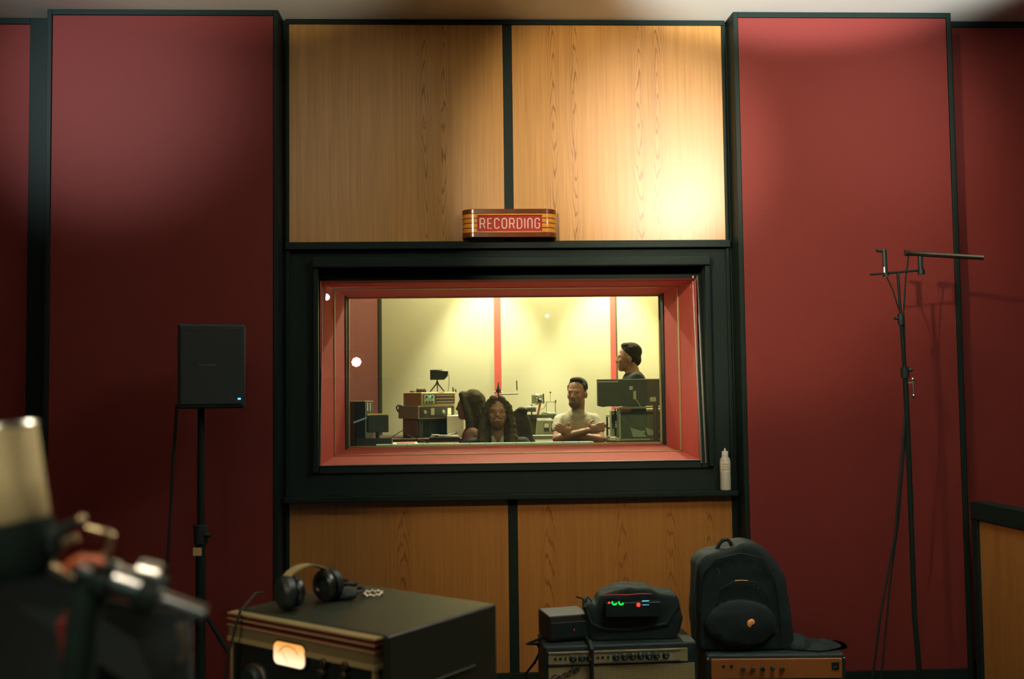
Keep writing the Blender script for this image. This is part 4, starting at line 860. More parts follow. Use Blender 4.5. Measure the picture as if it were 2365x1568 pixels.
remesh_obj(b, 'hair', HAIRD, p2_, 0.008, 3, 0.012, 26)
# 3 man in pale T-shirt, arms crossed
hc = P(1333, 908, 2.34); x, y, z = hc
J = dict(head=hc, neck=V((x, y + 0.02, z - 0.140)), chest=V((x - 0.005, y + 0.02, z - 0.285)), hip=V((x - 0.005, y + 0.05, z - 0.66)), foot_z=FZ, toe=V((0, -1, 0)),
  shL=V((x - 0.138, y + 0.02, z - 0.222)), elL=V((x - 0.175, y - 0.085, z - 0.360)), wrL=V((x + 0.060, y - 0.165, z - 0.295)), hdL=V((0.95, 0.0, 0.25)), hnL=V((0, -1, 0.2)),
  shR=V((x + 0.138, y + 0.02, z - 0.222)), elR=V((x + 0.175, y - 0.085, z - 0.370)), wrR=V((x - 0.055, y - 0.130, z - 0.325)), hdR=V((-0.85, 0.0, 0.45)), hnR=V((0, -1, 0.2)),
  knL=V((x - 0.20, y - 0.30, z - 0.70)), anL=V((x - 0.20, y - 0.26, FZ + 0.12)), knR=V((x + 0.05, y - 0.34, z - 0.70)), anR=V((x + 0.05, y - 0.30, FZ + 0.12)))
p3_, R = person('man in pale T-shirt with crossed arms, head turned, in front of the rear wall', J, SKIN, mat('pale_tshirt', (0.33, 0.28, 0.17), 0.85, noise=0.12, nscale=30), JEAN, 0, 0.50, math.radians(-28), 0.0, 1.0, girth=0.90, handn=None, curl=0.25)
b = MB(); b.ell(hc + R @ V((0, -0.026, 0.054)), (0.078, 0.090, 0.076), R); b.ell(hc + R @ V((0, 0.022, 0.104)), (0.054, 0.038, 0.026), R)
for s in (-1, 1): hairlock(b, hc, R, [(s * 0.066, 0.012, 0.055), (s * 0.070, 0.008, 0.02)], 0.014, 0.010)
remesh_obj(b, 'hair', HAIRB, p3_, 0.006, 2, 0.008, 50)
b = MB(); b.ell(hc + R @ V((0, 0.050, -0.080)), (0.052, 0.048, 0.044), R); remesh_obj(b, 'beard', mat('short_beard', (0.13, 0.065, 0.030), 0.7, noise=0.4, nscale=120), p3_, 0.005, 2, 0.004, 60)
# 4 standing man in black T-shirt, profile to the left
hc = P(1450, 827, 2.35); x, y, z = hc
J = dict(head=hc, neck=V((x + 0.036, y, z - 0.118)), chest=V((x + 0.045, y, z - 0.275)), hip=V((x + 0.03, y, z - 0.74)), foot_z=FZ, toe=V((-1, 0, 0)),
  shL=V((x + 0.04, y - 0.170, z - 0.172)), elL=V((x + 0.06, y - 0.22, z - 0.52)), wrL=V((x - 0.10, y - 0.20, z - 0.70)), hdL=V((-0.6, 0.1, -0.6)), hnL=V((-0.5, -0.5, 0.5)),
  shR=V((x + 0.04, y + 0.170, z - 0.172)), elR=V((x + 0.07, y + 0.22, z - 0.52)), wrR=V((x + 0.0, y + 0.22, z - 0.78)), hdR=V((-0.2, 0, -1)), hnR=V((0, 1, 0)),
  knL=V((x + 0.01, y - 0.10, FZ + 0.50)), anL=V((x + 0.03, y - 0.11, FZ + 0.09)), knR=V((x + 0.01, y + 0.10, FZ + 0.50)), anR=V((x + 0.03, y + 0.11, FZ + 0.09)))
p4_, R = person('standing man in black T-shirt seen in profile above the black monitor', J, SKIN, mat('black_tshirt', (0.018, 0.018, 0.012), 0.9, noise=0.2), JEAN, PI / 2, 0.6, math.radians(-90), 0.04, 0.94)
b = MB(); b.ell(hc + R @ V((0, -0.026, 0.054)), (0.078, 0.090, 0.076), R); b.ell(hc + R @ V((0, 0.020, 0.100)), (0.054, 0.038, 0.026), R); b.ell(hc + R @ V((0, -0.070, -0.01)), (0.058, 0.040, 0.055), R)
for s in (-1, 1): b.ell(hc + R @ V((s * 0.045, -0.030, 0.012)), (0.034, 0.056, 0.046), R)
remesh_obj(b, 'hair', HAIRB, p4_, 0.006, 2, 0.006, 60)

# ------------------------------------------------------------ control room furniture and machines
DKBR = mat('dark_brown_desk', (0.07, 0.035, 0.015), 0.5, noise=0.3, nscale=15)
GRNG = mat('grey_green_enamel', (0.36, 0.38, 0.24), 0.45, noise=0.1)
GREY = mat('warm_grey_enamel', (0.42, 0.37, 0.22), 0.5, noise=0.1)
DARK = mat('dark_equipment', (0.035, 0.036, 0.022), 0.5, noise=0.3, nscale=40)
BLOND = mat('blond_wood', (0.62, 0.42, 0.14), 0.5, noise=0.2, nscale=25)
WHT = mat('off_white', (0.78, 0.72, 0.50), 0.6)
TEAL = mat('teal_enamel', (0.50, 0.70, 0.58), 0.4)
# mixing console
cz = 1.345
co = thing('mixing_console', 'long mixing console whose pale teal meter bridge runs along the sill', 'mixing console', (0.05, 1.16, FZ))
x0_, x1_ = P(868, 1028, 1.05).x - 0.05, P(1372, 1028, 1.05).x - 0.05
b = MB(); b.box(x0_, x1_, -0.11, -0.06, cz - 0.035 - FZ, cz - FZ); mb_ = b.build('meter_bridge', TEAL, co, bevel=0.004); lab(mb_, 'pale teal segmented meter bridge')
n = 14
b = MB()
for i in range(1, n): xx = x0_ + (x1_ - x0_) * i / n; b.box(xx - 0.0012, xx + 0.0012, -0.1115, -0.07, cz - 0.034 - FZ, cz - FZ + 0.0006)
b.build('divider', DARK, mb_)
b = MB(); b.prism([(-0.06, 0.62), (-0.06, cz - 0.04 - FZ), (0.0, cz - 0.07 - FZ), (0.14, 0.86), (0.14, 0.62)], x0_, x1_, Matrix(((0, 1, 0, 0), (1, 0, 0, 0), (0, 0, 1, 0), (0, 0, 0, 1)))); b.build('body', DARK, co)
for s in (x0_ + 0.05, x1_ - 0.1):
    MB().box(s, s + 0.05, -0.04, 0.12, 0, 0.62).build('leg', DARK, co)
b = MB(); 
for i in range(24):
    for j in range(3): xx = x0_ + 0.04 + i * (x1_ - x0_ - 0.08) / 23; b.cyl((xx, 0.02 + j * 0.04, 0.915 - j * 0.020), (xx, 0.022 + j * 0.04, 0.930 - j * 0.020), 0.006, n=8)
o = b.build('channel_knobs', GREY, co, smooth=True); o['kind'] = 'stuff'

def rbox(name, label, cat, u0, u1, v0, v1, Y, depth, m, rz=0.0, zb=None, bevel=0.004, shell='case', group=None):
    a, c = P(u0, v0, Y), P(u1, v1, Y); zb = c.z if zb is None else zb
    t = thing(name, label, cat, ((a.x + c.x) / 2, Y, zb), rz, group); hw_ = (c.x - a.x) / 2
    MB().box(-hw_, hw_, 0, depth, 0, a.z - zb).build(shell, m, t, bevel=bevel); return t, hw_, a.z - zb
# rear benches
DZ = 1.322
def bench(label, x0, x1, y0, y1, z, m, th=0.03):
    t = thing('work_bench', label, 'desk', ((x0 + x1) / 2, (y0 + y1) / 2, FZ)); hx, hy = (x1 - x0) / 2, (y1 - y0) / 2
    MB().box(-hx, hx, -hy, hy, z - th - FZ, z - FZ).build('top', m, t, bevel=0.004)
    for sx in (-1, 1):
        for sy in (-1, 1): MB().box(sx * (hx - 0.05) - 0.025, sx * (hx - 0.05) + 0.025, sy * (hy - 0.05) - 0.025, sy * (hy - 0.05) + 0.025, 0, z - th - FZ).build('leg', m, t)
    return t
bench('dark brown bench carrying the grey and blond wood boxes, left of the people', -1.02, -0.13 - 0.12, 2.27, 3.0, DZ, DKBR)
bench('dark bench under the meter unit, behind the man with crossed arms', 0.0, 0.56 + 0.1, 2.56, 3.2, 1.318, DKBR)
bench('brown bench at the right carrying the open metal rack', 0.795, 1.50, 1.55, 2.05, 1.322, DKBR)
bench('low dark table at the left end of the console', -1.12, -0.48, 1.34, 1.80, 1.28, DKBR)
# stack, each turned with its front to the right
a_ = math.radians(36)
def sbox(name, label, cat, uc, v0, v1, Y, w_, d_, m, zb, ztop, a=a_):
    c = P(uc, v1, Y); t = thing(name, label, cat, (c.x, Y, zb), a)
    MB().box(-w_ / 2, w_ / 2, -d_ / 2, d_ / 2, 0, ztop - zb).build('case', m, t, bevel=0.006); return t
SY = 2.62
z1_, z2_, z3_ = P(990, 966, SY).z, P(990, 936, SY).z, P(990, 906, SY).z
t = sbox('equipment_rack', 'dark squat rack unit, bottom of the stack on the left bench', 'equipment rack', 984, 966, 1012, SY, 0.30, 0.24, DARK, DZ, z1_)
MB().box(-0.10, 0.12, -0.126, -0.12, 0.02, z1_ - DZ - 0.02).build('front_panel', BLACKM, t); MB().box(-0.155, -0.150, -0.11, 0.11, 0.01, z1_ - DZ - 0.01).build('side_panel', mat('reddish_wood', (0.28, 0.14, 0.06), 0.5), t)
t = sbox('tape_unit', 'grey equipment box with dark dial front, middle of the stack', 'equipment', 985, 936, 966, SY, 0.36, 0.30, GREY, z1_, z2_)
fp_ = MB().box(-0.165, 0.172, -0.156, -0.15, 0.008, z2_ - z1_ - 0.008).build('front_panel', DARK, t)
for i, (xx, m_) in enumerate(((-0.12, BRASSY), (-0.045, GREY), (0.06, GREY), (0.12, WHT))):
    if i in (1, 3): MB().box(xx - 0.018, xx + 0.018, -0.160, -0.155, 0.03, 0.085).build('dial', m_, fp_, bevel=0.002)
    else: MB().lathe([(0.016, 0), (0.013, 0.012)], (xx, -0.156, 0.055), (0, -1, 0), 16).build('dial', m_, fp_, smooth=True)
t = sbox('wooden_receiver', 'blond wood cased receiver with slotted dark front, top box of the stack', 'receiver', 992, 906, 936, SY, 0.34, 0.27, BLOND, z2_, z3_)
fp_ = MB().box(-0.15, 0.155, -0.140, -0.135, 0.012, z3_ - z2_ - 0.014).build('front_panel', DARK, t)
MB().box(-0.148, -0.045, -0.143, -0.139, 0.018, z3_ - z2_ - 0.02).build('dial_plate', mat('pale_green_plate', (0.36, 0.45, 0.30), 0.4), fp_)
for xx, zz_ in ((-0.125, 0.03), (-0.097, 0.03), (-0.07, 0.03), (-0.125, 0.07), (-0.07, 0.07)): MB().lathe([(0.009, 0), (0.007, 0.01)], (xx, -0.143, zz_), (0, -1, 0), 12).build('knob', DARK, fp_, smooth=True)
lab(MB().ell((-0.090, -0.145, 0.07), (0.006, 0.003, 0.006)).build('pilot_light', mat('green_pilot', (0, 0.8, 0.3), emit=(0.1, 0.9, 0.35), es=1.0), fp_), 'green pilot light')
b = MB()
for i in range(3): b.box(-0.03, 0.145, -0.142, -0.139, 0.025 + i * 0.026, 0.033 + i * 0.026)
b.build('slot', mat('copper_slots', (0.42, 0.22, 0.12), 0.5), fp_)
# on the stack
c = P(973, 905, SY); zt_ = z3_
t = thing('round_tin', 'round dark tin with pale lid on the left of the blond receiver', 'tin', (c.x, SY, zt_)); MB().lathe([(0.042, 0), (0.044, 0.003), (0.040, 0.022)]).build('base', DARK, t, smooth=True); MB().lathe([(0.040, 0.022), (0.041, 0.034), (0.038, 0.036)]).build('lid', GREY, t, smooth=True)
b = MB(); b.ell((P(953, 903, SY).x, SY, zt_ + 0.008), (0.026, 0.02, 0.008)); tag(b.build('small_dish', mat('black_dish', (0.02, 0.02, 0.012), 0.5), smooth=True), 'small flat black object at the left edge of the blond receiver', 'dish')
c = P(1010, 905, SY - 0.03); tr = thing('mini_tripod', 'small black tabletop tripod on the blond receiver', 'tripod', (c.x, SY - 0.03, zt_))
hz = P(1010, 884, SY).z - zt_
for a in (200, 340, 90): MB().tube([(0, 0, hz), (0.062 * math.cos(math.radians(a)), 0.062 * math.sin(math.radians(a)), 0.004)], [0.0065, 0.005], 8).build('leg', DARK, tr, smooth=True)
MB().ell((0, 0, hz), (0.012, 0.012, 0.013)).build('ball_head', DARK, tr, smooth=True)
MB().cyl((0, 0, hz), (0, 0, hz + 0.024), 0.006).build('neck', DARK, tr, smooth=True)
cz0 = zt_ + hz + 0.024; cz1 = P(1010, 854, SY).z
cm = thing('video_light', 'black boxy camera light with hood on the mini tripod', 'camera light', (P(1013, 870, SY).x, SY - 0.03, cz0))
b = MB(); hh_ = cz1 - cz0; b.prism([(-0.068, 0), (0.045, 0), (0.075, 0.028), (0.082, hh_ - 0.012), (0.04, hh_ - 0.010), (-0.0, hh_ - 0.002), (-0.068, hh_)], -0.035, 0.035); b.build('housing', DARK, cm, bevel=0.003)
MB().box(-0.045, 0.035, -0.03, 0.03, hh_ - 0.004, hh_ + 0.001).build('top_plate', GREY, cm)
MB().tube([(0.080, 0, 0.05), (0.088, 0, 0.02), (0.084, 0, -0.05), (0.078, 0, cz0 and -(cz0 - zt_) + 0.004)], 0.0022, 6).build('lead', DARK, cm, smooth=True)
for u, h_, lb_ in ((1047, 0.040, 'upright black pen like post at the right of the blond receiver'), (1053, 0.024, 'shorter black post at the right end of the blond receiver')):
    tag(MB().cyl((P(u, 903, SY).x, SY, zt_), (P(u, 903, SY).x - 0.004, SY, zt_ + h_), 0.007, 0.005, 10).build('small_post', DARK, smooth=True), lb_, 'post')
c = P(1045, 902, SY - 0.02); 
# headphones hung on the grey box corner
c = P(922, 942, SY - 0.05); hd2 = thing('headphones', 'small black headphones hung on the left corner of the grey box', 'headphones', tuple(c))
MB().tube([(0.022 * math.cos(math.radians(a)) , 0.0, 0.022 * math.sin(math.radians(a))) for a in range(20, 250, 15)], 0.006, 8).build('band', DARK, hd2, smooth=True)
MB().ell((-0.006, 0, -0.022), (0.012, 0.016, 0.014)).build('ear_cup', DARK, hd2, smooth=True)
# white box and turntable
t, hw_, hh_ = rbox('white_box', 'off white upright box right of the dark rack, beside the long haired person', 'box', 1032, 1072, 960, 1010, 2.45, 0.16, WHT, zb=DZ)
MB().cyl((-0.03, -0.003, 0.025), (-0.03, 0.0, 0.025), 0.008).build('port', DARK, t)
c = P(1030, 1011, 2.32); t = thing('turntable', 'round silver turntable platter on the left bench', 'turntable', (c.x, 2.36, DZ))
MB().box(-0.13, 0.11, -0.11, 0.11, 0, 0.012).build('plinth', DKBR, t, bevel=0.003); lab(MB().lathe([(0.10, 0.012), (0.102, 0.016), (0.10, 0.022), (0.0, 0.023)], n=32).build('platter', STEEL, t, smooth=True), 'silver platter')
MB().box(-0.115, -0.055, -0.09, -0.05, 0.022, 0.030).build('cartridge_tray', WHT, t)
b = MB(); b.cyl((0.085, 0.08, 0.012), (0.085, 0.08, 0.045), 0.008); b.tube([(0.085, 0.08, 0.04), (0.05, -0.02, 0.036), (0.02, -0.05, 0.03)], 0.003, 6); b.build('tone_arm', STEEL, t, smooth=True)
# left end: small black box, folder, little monitor on stand, papers
LY = 1.62
c0, c1_ = P(800, 928, LY), P(846, 948, LY); t = thing('vented_box', 'small dark box with pale top and two bright slots, left edge', 'equipment', ((c0.x + c1_.x) / 2, LY, c1_.z - 0.01), math.radians(-22))
hw_ = (c1_.x - c0.x) / 2; hh_ = c0.z - c1_.z + 0.01
MB().box(-hw_, hw_, 0, 0.12, 0, hh_).build('case', DARK, t); MB().box(-hw_ - 0.003, hw_ + 0.003, -0.004, 0.124, hh_, hh_ + 0.004).build('lid', GREY, t)
b = MB(); b.box(hw_, hw_ + 0.002, 0.03, 0.038, 0.008, hh_ - 0.01); b.box(hw_, hw_ + 0.002, 0.07, 0.078, 0.008, hh_ - 0.01); b.build('slot', WHT, t)
MB().box(-hw_, hw_, 0.0, 0.12, -(c1_.z - 0.01 - 1.28), 0).build('pedestal', DARK, t)
p_, q_ = P(816, 976, 1.40), P(866, 958, 1.52)
b = MB(); d_ = q_ - p_; b.tube([p_, q_], 0.0085, 4); tag(b.build('blue_folder', mat('blue_card', (0.13, 0.22, 0.42), 0.5)), 'blue folder edge slanting below the small vented box', 'folder')
c0, c1_ = P(849, 959, 1.5), P(897, 998, 1.5)
t = thing('small_monitor', 'small dark monitor on a stand at the left end of the console', 'monitor', ((c0.x + c1_.x) / 2, 1.5, 1.28), math.radians(14)); hw_ = (c1_.x - c0.x) / 2
MB().box(-hw_, hw_, -0.02, 0.07, c1_.z - 1.28, c0.z - 1.28).build('housing', DARK, t, bevel=0.004)
MB().prism([(-hw_ + 0.004, c0.z - 1.28), (hw_ - 0.004, c0.z - 1.28), (hw_ - 0.02, c0.z - 1.272), (-hw_ + 0.02, c0.z - 1.272)], -0.018, 0.068).build('top_cover', BLOND, t)
MB().cyl((0, 0.02, 0.02), (0, 0.02, c1_.z - 1.28 + 0.01), 0.014).build('neck', DARK, t, smooth=True)
MB().lathe([(0.08, 0), (0.075, 0.012), (0.02, 0.03)], (0, 0.02, 0)).build('base', DARK, t, smooth=True)
def sheet(name, label, cat, px_, Y, z, rz, cols):
    c = P(px_[0], px_[1], Y); t = thing(name, label, cat, (c.x, Y, z), rz); return t
pz = 1.338
c = P(925, 1018, 1.46)
t = thing('printed_papers', 'orange and white printed sheets lying at the left end of the console', 'papers', (c.x + 0.02, 1.46, 1.28), math.radians(12))
MR = Matrix.Translation((0, 0, 0.02)) @ Matrix.Rotation(math.radians(12), 4, 'X')
MB().box(-0.11, 0.11, -0.09, 0.09, 0.012, 0.016, MR).build('sheet', WHT, t)
lab(MB().box(-0.095, 0.02, -0.065, 0.02, 0.0162, 0.0175, MR).build('orange_print', mat('orange_print', (0.72, 0.13, 0.05), 0.7), t), 'orange printed block')
lab(MB().box(-0.04, 0.09, 0.045, 0.075, 0.0162, 0.0175, MR).build('red_print', mat('red_print', (0.6, 0.07, 0.05), 0.7), t), 'red printed band')
for pts, lb_ in (([(893, 1018), (915, 1003), (945, 985)], 'thin dark pointer rod rising right from the papers'), ([(940, 1004), (965, 1014), (990, 1024)], 'thin brown rod slanting down beside the papers')):
    tag(MB().tube([P(u, v, 1.38) for u, v in pts], 0.0028, 6).build('thin_rod', DKBR, smooth=True), lb_, 'rod')
t, hw_, hh_ = rbox('laptop', 'dark closed laptop wedge at the lower left corner of the glass', 'laptop', 822, 905, 1014, 1026, 1.36, 0.10, mat('dark_purple_grey', (0.05, 0.035, 0.04), 0.5), zb=1.28)
MB().box(-hw_ + 0.003, hw_ - 0.003, 0.0, 0.01, hh_, hh_ + 0.004).build('lid', DARK, t)
# office chair with jacket behind the man with glasses
c = P(1200, 980, 1.86); ch_ = thing('office_chair', 'dark padded chair under the man with glasses, its back showing at his right', 'chair', (c.x, 1.86, FZ))
zt2 = P(1205, 942, 1.86).z - FZ
b = MB(); b.ell((0, 0, zt2 - 0.20), (0.095, 0.04, 0.20)); b.ell((0.02, 0, zt2 - 0.02), (0.045, 0.035, 0.028)); b.ell((0.03, 0, zt2 - 0.32), (0.10, 0.05, 0.16))
o = remesh_obj(b, 'backrest', mat('dark_olive_upholstery', (0.055, 0.040, 0.022), 0.85, noise=0.3), None, 0.008, 3, 0.012, 20); o.parent = ch_
sx3 = p1_.location.x - c.x; hz3 = P(1148, 957, 1.62).z - 0.66 - 0.14 - FZ
MB().box(sx3 - 0.2, sx3 + 0.2, -0.38, -0.03, hz3 - 0.06, hz3).build('seat', DARK, ch_, bevel=0.02)
MB().cyl((sx3, -0.2, 0.06), (sx3, -0.2, hz3 - 0.05), 0.025).build('column', DARK, ch_, smooth=True); MB().tube([(sx3, -0.06, hz3 - 0.04), (0, 0.02, hz3 + 0.06), (0, 0.01, 0.75)], 0.02).build('back_support', DARK, ch_, smooth=True)
for k in range(5): a = 2 * PI * k / 5; MB().tube([(sx3, -0.2, 0.07), (sx3 + 0.24 * math.cos(a), -0.2 + 0.24 * math.sin(a), 0.03)], 0.018).build('leg', DARK, ch_, smooth=True)
for (cx2, cy2, lb_) in ((p2_.location.x, p2_.location.y, 'dark stool under the long haired person'), (p3_.location.x, p3_.location.y, 'dark stool under the man with crossed arms')):
    par = {'g': p1_, 'l': p2_, 'c': p3_}['g' if 'glasses' in lb_ else ('l' if 'long' in lb_ else 'c')]
    hipz = {p1_: P(1148, 957, 1.62).z - 0.66, p2_: P(1083, 937, 1.94).z - 0.64, p3_: P(1333, 908, 2.34).z - 0.66}[par]
    t = thing('stool', lb_, 'stool', (cx2, cy2, FZ)); MB().cyl((0, 0, hipz - 0.20 - FZ), (0, 0, hipz - 0.135 - FZ), 0.17, n=28).build('seat', DARK, t, smooth=True, bevel=0.01)
    MB().cyl((0, 0, 0.02), (0, 0, hipz - 0.2 - FZ), 0.025).build('column', DARK, t, smooth=True); MB().cyl((0, 0, 0), (0, 0, 0.025), 0.2, n=28).build('base', DARK, t, smooth=True)
# boom lamp behind: white shelf with stick, dark finial
LY2 = 2.32
c = P(1152, 960, LY2); t = thing('boom_lamp', 'slim pole lamp with white bar and upright black stick above the man with glasses', 'lamp', (c.x, LY2, FZ))
zf = P(1152, 905, LY2).z - FZ
MB().tube([(0, 0, 0), (0, 0, zf)], 0.008).build('pole', DARK, t, smooth=True); MB().lathe([(0.10, 0), (0.10, 0.015), (0.02, 0.03)]).build('base', DARK, t, smooth=True)
MB().lathe([(0.020, zf - 0.005), (0.022, zf + 0.012), (0.012, zf + 0.03), (0.006, zf + 0.05), (0.003, zf + 0.078)]).build('finial', DARK, t, smooth=True)
for s in (-1, 1): MB().ell((s * 0.026, 0, zf), (0.007,) * 3).build('bulb', WHT, t, smooth=True)
x2 = P(1197, 910, LY2).x - c.x; zz_ = P(1180, 910, LY2).z - FZ
lab(MB().box(0.0, x2, -0.02, 0.02, zz_ - 0.006, zz_ + 0.006).build('bar', WHT, t, bevel=0.002), 'white horizontal bar')
z_a, z_b = P(1195, 901, LY2).z - FZ, P(1195, 879, LY2).z - FZ; MB().cyl((x2 - 0.01, 0, z_a), (x2 - 0.012, 0, z_b), 0.0045).build('stick', DARK, t, smooth=True); MB().cyl((x2 - 0.01, 0, zz_), (x2 - 0.01, 0, z_a), 0.002).build('stick_pin', WHT, t)
# disc cutting lathe
LYT = 2.75
def LP(u, v, dy=0.0): return P(u, v, LYT + dy)
lt = thing('cutting_lathe', 'disc cutting lathe with grey box, column and levers left of the man with crossed arms', 'lathe', (LP(1240, 1000).x, LYT, 1.318))
def lk(mb, name, m, **kw): return kidw(mb, name, m, lt, **kw)
a, c = LP(1200, 958), LP(1282, 970); lk(MB().box(a.x, c.x + 0.1, LYT - 0.02, LYT + 0.2, c.z, a.z), 'bed', DARK, bevel=0.003)
a, c = LP(1214, 966), LP(1240, 998); lk(MB().box(a.x, c.x, LYT + 0.02, LYT + 0.14, 1.318, a.z), 'pedestal', mat('olive_cabinet', (0.16, 0.15, 0.06), 0.6))
a, c = LP(1228, 912), LP(1254, 932); lk(MB().box(a.x, c.x, LYT, LYT + 0.04, c.z, a.z), 'head_plate', mat('pale_grey_green', (0.42, 0.44, 0.28), 0.5))
lk(MB().ell(LP(1241, 915, -0.03), (0.022,) * 3), 'cutter_motor', mat('worn_metal', (0.45, 0.40, 0.22), 0.35, metal=0.6), smooth=True)
lk(MB().ell(LP(1247, 925, -0.04), (0.024, 0.02, 0.018)), 'cutter_head', DARK, smooth=True)
for u, v in ((1240, 920), (1246, 921), (1240, 925), (1252, 925)): lk(MB().ell(LP(u, v, -0.06), (0.004,) * 3), 'screw', WHT, smooth=True)
a, c, d = LP(1235, 935, -0.06), LP(1245, 935, -0.06), LP(1240, 929, -0.06)
b = MB(); b._add([a, c, d, a + V((0, .004, 0)), c + V((0, .004, 0)), d + V((0, .004, 0))], [(0, 1, 2), (5, 4, 3), (0, 3, 4, 1), (1, 4, 5, 2), (2, 5, 3, 0)]); lab(lk(b, 'warning_triangle', mat('yellow_plate', (0.75, 0.60, 0.03), 0.5)), 'yellow triangle plate')
lk(MB().tube([LP(1248, 930), LP(1244, 950), LP(1239, 970)], 0.0095, 10), 'red_arm', mat('copper_arm', (0.42, 0.12, 0.06), 0.4), smooth=True)
lk(MB().tube([LP(1255, 909), LP(1256, 932)], 0.0055, 8), 'lever', DKBR, smooth=True)
lk(MB().tube([LP(1216, 944), LP(1238, 944)], 0.026, 14), 'drive_tube', mat('dark_green_tube', (0.10, 0.11, 0.06), 0.45), smooth=True)
lk(MB().tube([LP(1228, 934), LP(1228, 958)], 0.006, 8), 'tube_post', DARK, smooth=True)
lk(MB().tube([LP(1262, 932), LP(1256, 943), LP(1248, 946)], 0.0022, 6), 'wire', DARK, smooth=True)
b = MB(); a, c = LP(1262, 928), LP(1285, 956)
b.box(a.x, c.x, LYT + 0.05, LYT + 0.06, a.z - 0.006, a.z); b.box(c.x - 0.008, c.x, LYT + 0.05, LYT + 0.06, c.z, a.z); b.box(a.x, a.x + 0.005, LYT + 0.05, LYT + 0.06, c.z, a.z)
lk(b, 'glass_frame', GRNG)
lk(MB().cyl(LP(1271, 927), LP(1271, 909), 0.005), 'spindle', WHT, smooth=True); lk(MB().ell(LP(1271, 906), (0.008,) * 3), 'spindle_knob', DARK, smooth=True)
lk(MB().cyl(LP(1283, 930), LP(1283, 924), 0.006), 'spindle_cap', DARK)
lk(MB().tube([LP(1250, 956), LP(1256, 953), LP(1270, 955), LP(1283, 955)], 0.010, 8), 'carriage', GRNG, smooth=True)
MYT = 2.66
a, c = P(1240, 970, MYT), P(1292, 996, MYT); mtr = thing('meter_unit', 'pale green meter box with two square dials beside the man with crossed arms', 'equipment', ((a.x + c.x) / 2 + 0.03, MYT, 1.318)); hw_ = (c.x - a.x) / 2 + 0.03
b = MB(); hz_ = a.z - 1.318; b.prism([(-hw_ - 0.01, 0), (hw_, 0), (hw_, hz_), (-hw_ + 0.004, hz_)], 0, 0.08); b.build('case', GRNG, mtr, bevel=0.003)
for u in (1262, 1279):
    xx = P(u, 980, MYT).x - mtr.location.x; dd = MB().box(xx - 0.021, xx + 0.021, -0.006, 0, hz_ * 0.24, hz_ * 0.82).build('dial', DARK, mtr); MB().box(xx - 0.018, xx + 0.018, -0.008, -0.005, hz_ * 0.50, hz_ * 0.78).build('dial_face', WHT, dd)
MB().box(-hw_ + 0.002, 0.0, 0.01, 0.05, hz_, hz_ + 0.012).build('top_bar', WHT, mtr)
tag(MB().box(P(1228, 1003, 2.5).x, P(1300, 1003, 2.5).x, 2.5, 2.55, 1.318 - 0.028, 1.325).build('bench_nosing', GRNG, bevel=0.003), 'pale green rail along the front of the bench under the meter unit', 'rail')
# rolling rack and monitor at the right
MOY = 1.42
a, c = P(1380, 877, MOY), P(1528, 937, MOY)
mo = thing('monitor', 'large black monitor seen from behind with small stickers, right side of the glass', 'monitor', (a.x, MOY, 1.322 - 0.3), math.radians(1.5))
MWd = 0.62; z0_, z1m = c.z - mo.location.z, a.z - mo.location.z
b = MB(); b.prism([(0, z0_ + 0.006), (0.02, z0_), (0.04, z0_ - 0.004), (0.065, z0_ + 0.0), (MWd, z0_), (MWd, z1m), (0, z1m)], -0.004, 0.045); b.build('housing', mat('dark_olive_plastic', (0.045, 0.045, 0.018), 0.5, noise=0.3, nscale=50), mo, bevel=0.003)
MB().box(0, MWd, -0.008, 0.05, z1m - 0.002, z1m + 0.003).build('top_edge', GREY, mo)
for u0, u1, v0, v1 in ((1454, 1462, 892, 900), (1502, 1516, 917, 927)):
    e0, e1 = P(u0, v0, MOY - 0.01), P(u1, v1, MOY - 0.01); lab(MB().box(e0.x - a.x, e1.x - a.x, -0.0065, -0.0045, e1.z - mo.location.z, e0.z - mo.location.z).build('sticker', GREY, mo), 'small pale sticker')
e0, e1 = P(1380, 880.5, MOY - 0.01), P(1428, 882.5, MOY - 0.01); MB().box(0.0, e1.x - a.x, -0.0065, -0.0045, e1.z - mo.location.z, e0.z - mo.location.z).build('label_strip', GREY, mo)
e0, e1 = P(1463, 903, MOY - 0.01), P(1470, 922, MOY - 0.01); MB().box(e0.x - a.x, e1.x - a.x, -0.007, -0.0045, e1.z - mo.location.z, e0.z - mo.location.z).build('cable_clip', BRASSY, mo)
MB().tube([(0.27, -0.01, z0_ + 0.05), (0.29, -0.014, z0_ + 0.02), (0.31, 0.0, z0_ - 0.01)], 0.003, 6).build('lead', GREY, mo, smooth=True)
MB().cyl((0.42, 0.02, 0.0), (0.42, 0.02, z0_ + 0.02), 0.02).build('neck', DARK, mo, smooth=True)
MB().cyl((0.42, 0.02, FZ - mo.location.z), (0.42, 0.02, 0.0), 0.022).build('floor_pole', DARK, mo, smooth=True); MB().cyl((0.42, 0.02, FZ - mo.location.z), (0.42, 0.02, FZ - mo.location.z + 0.02), 0.16).build('base', DARK, mo, smooth=True)
EY = 1.62
ra = thing('open_rack', 'open pale metal rack frame with greenish plates under the monitor', 'equipment rack', (P(1432, 1005, EY).x, EY, 1.322))
xl, xr = 0.0, 0.40; zt3 = P(1432, 941, EY).z - 1.322; xs = P(1412, 1000, EY + 0.18).x - ra.location.x
b = MB(); fr_ = 0.008
for x_ in (0.0, xr): b.box(x_ - fr_ / 2, x_ + fr_, 0, fr_, 0, zt3); b.box(x_ - fr_ / 2, x_ + fr_, 0.24, 0.24 + fr_, 0, zt3)
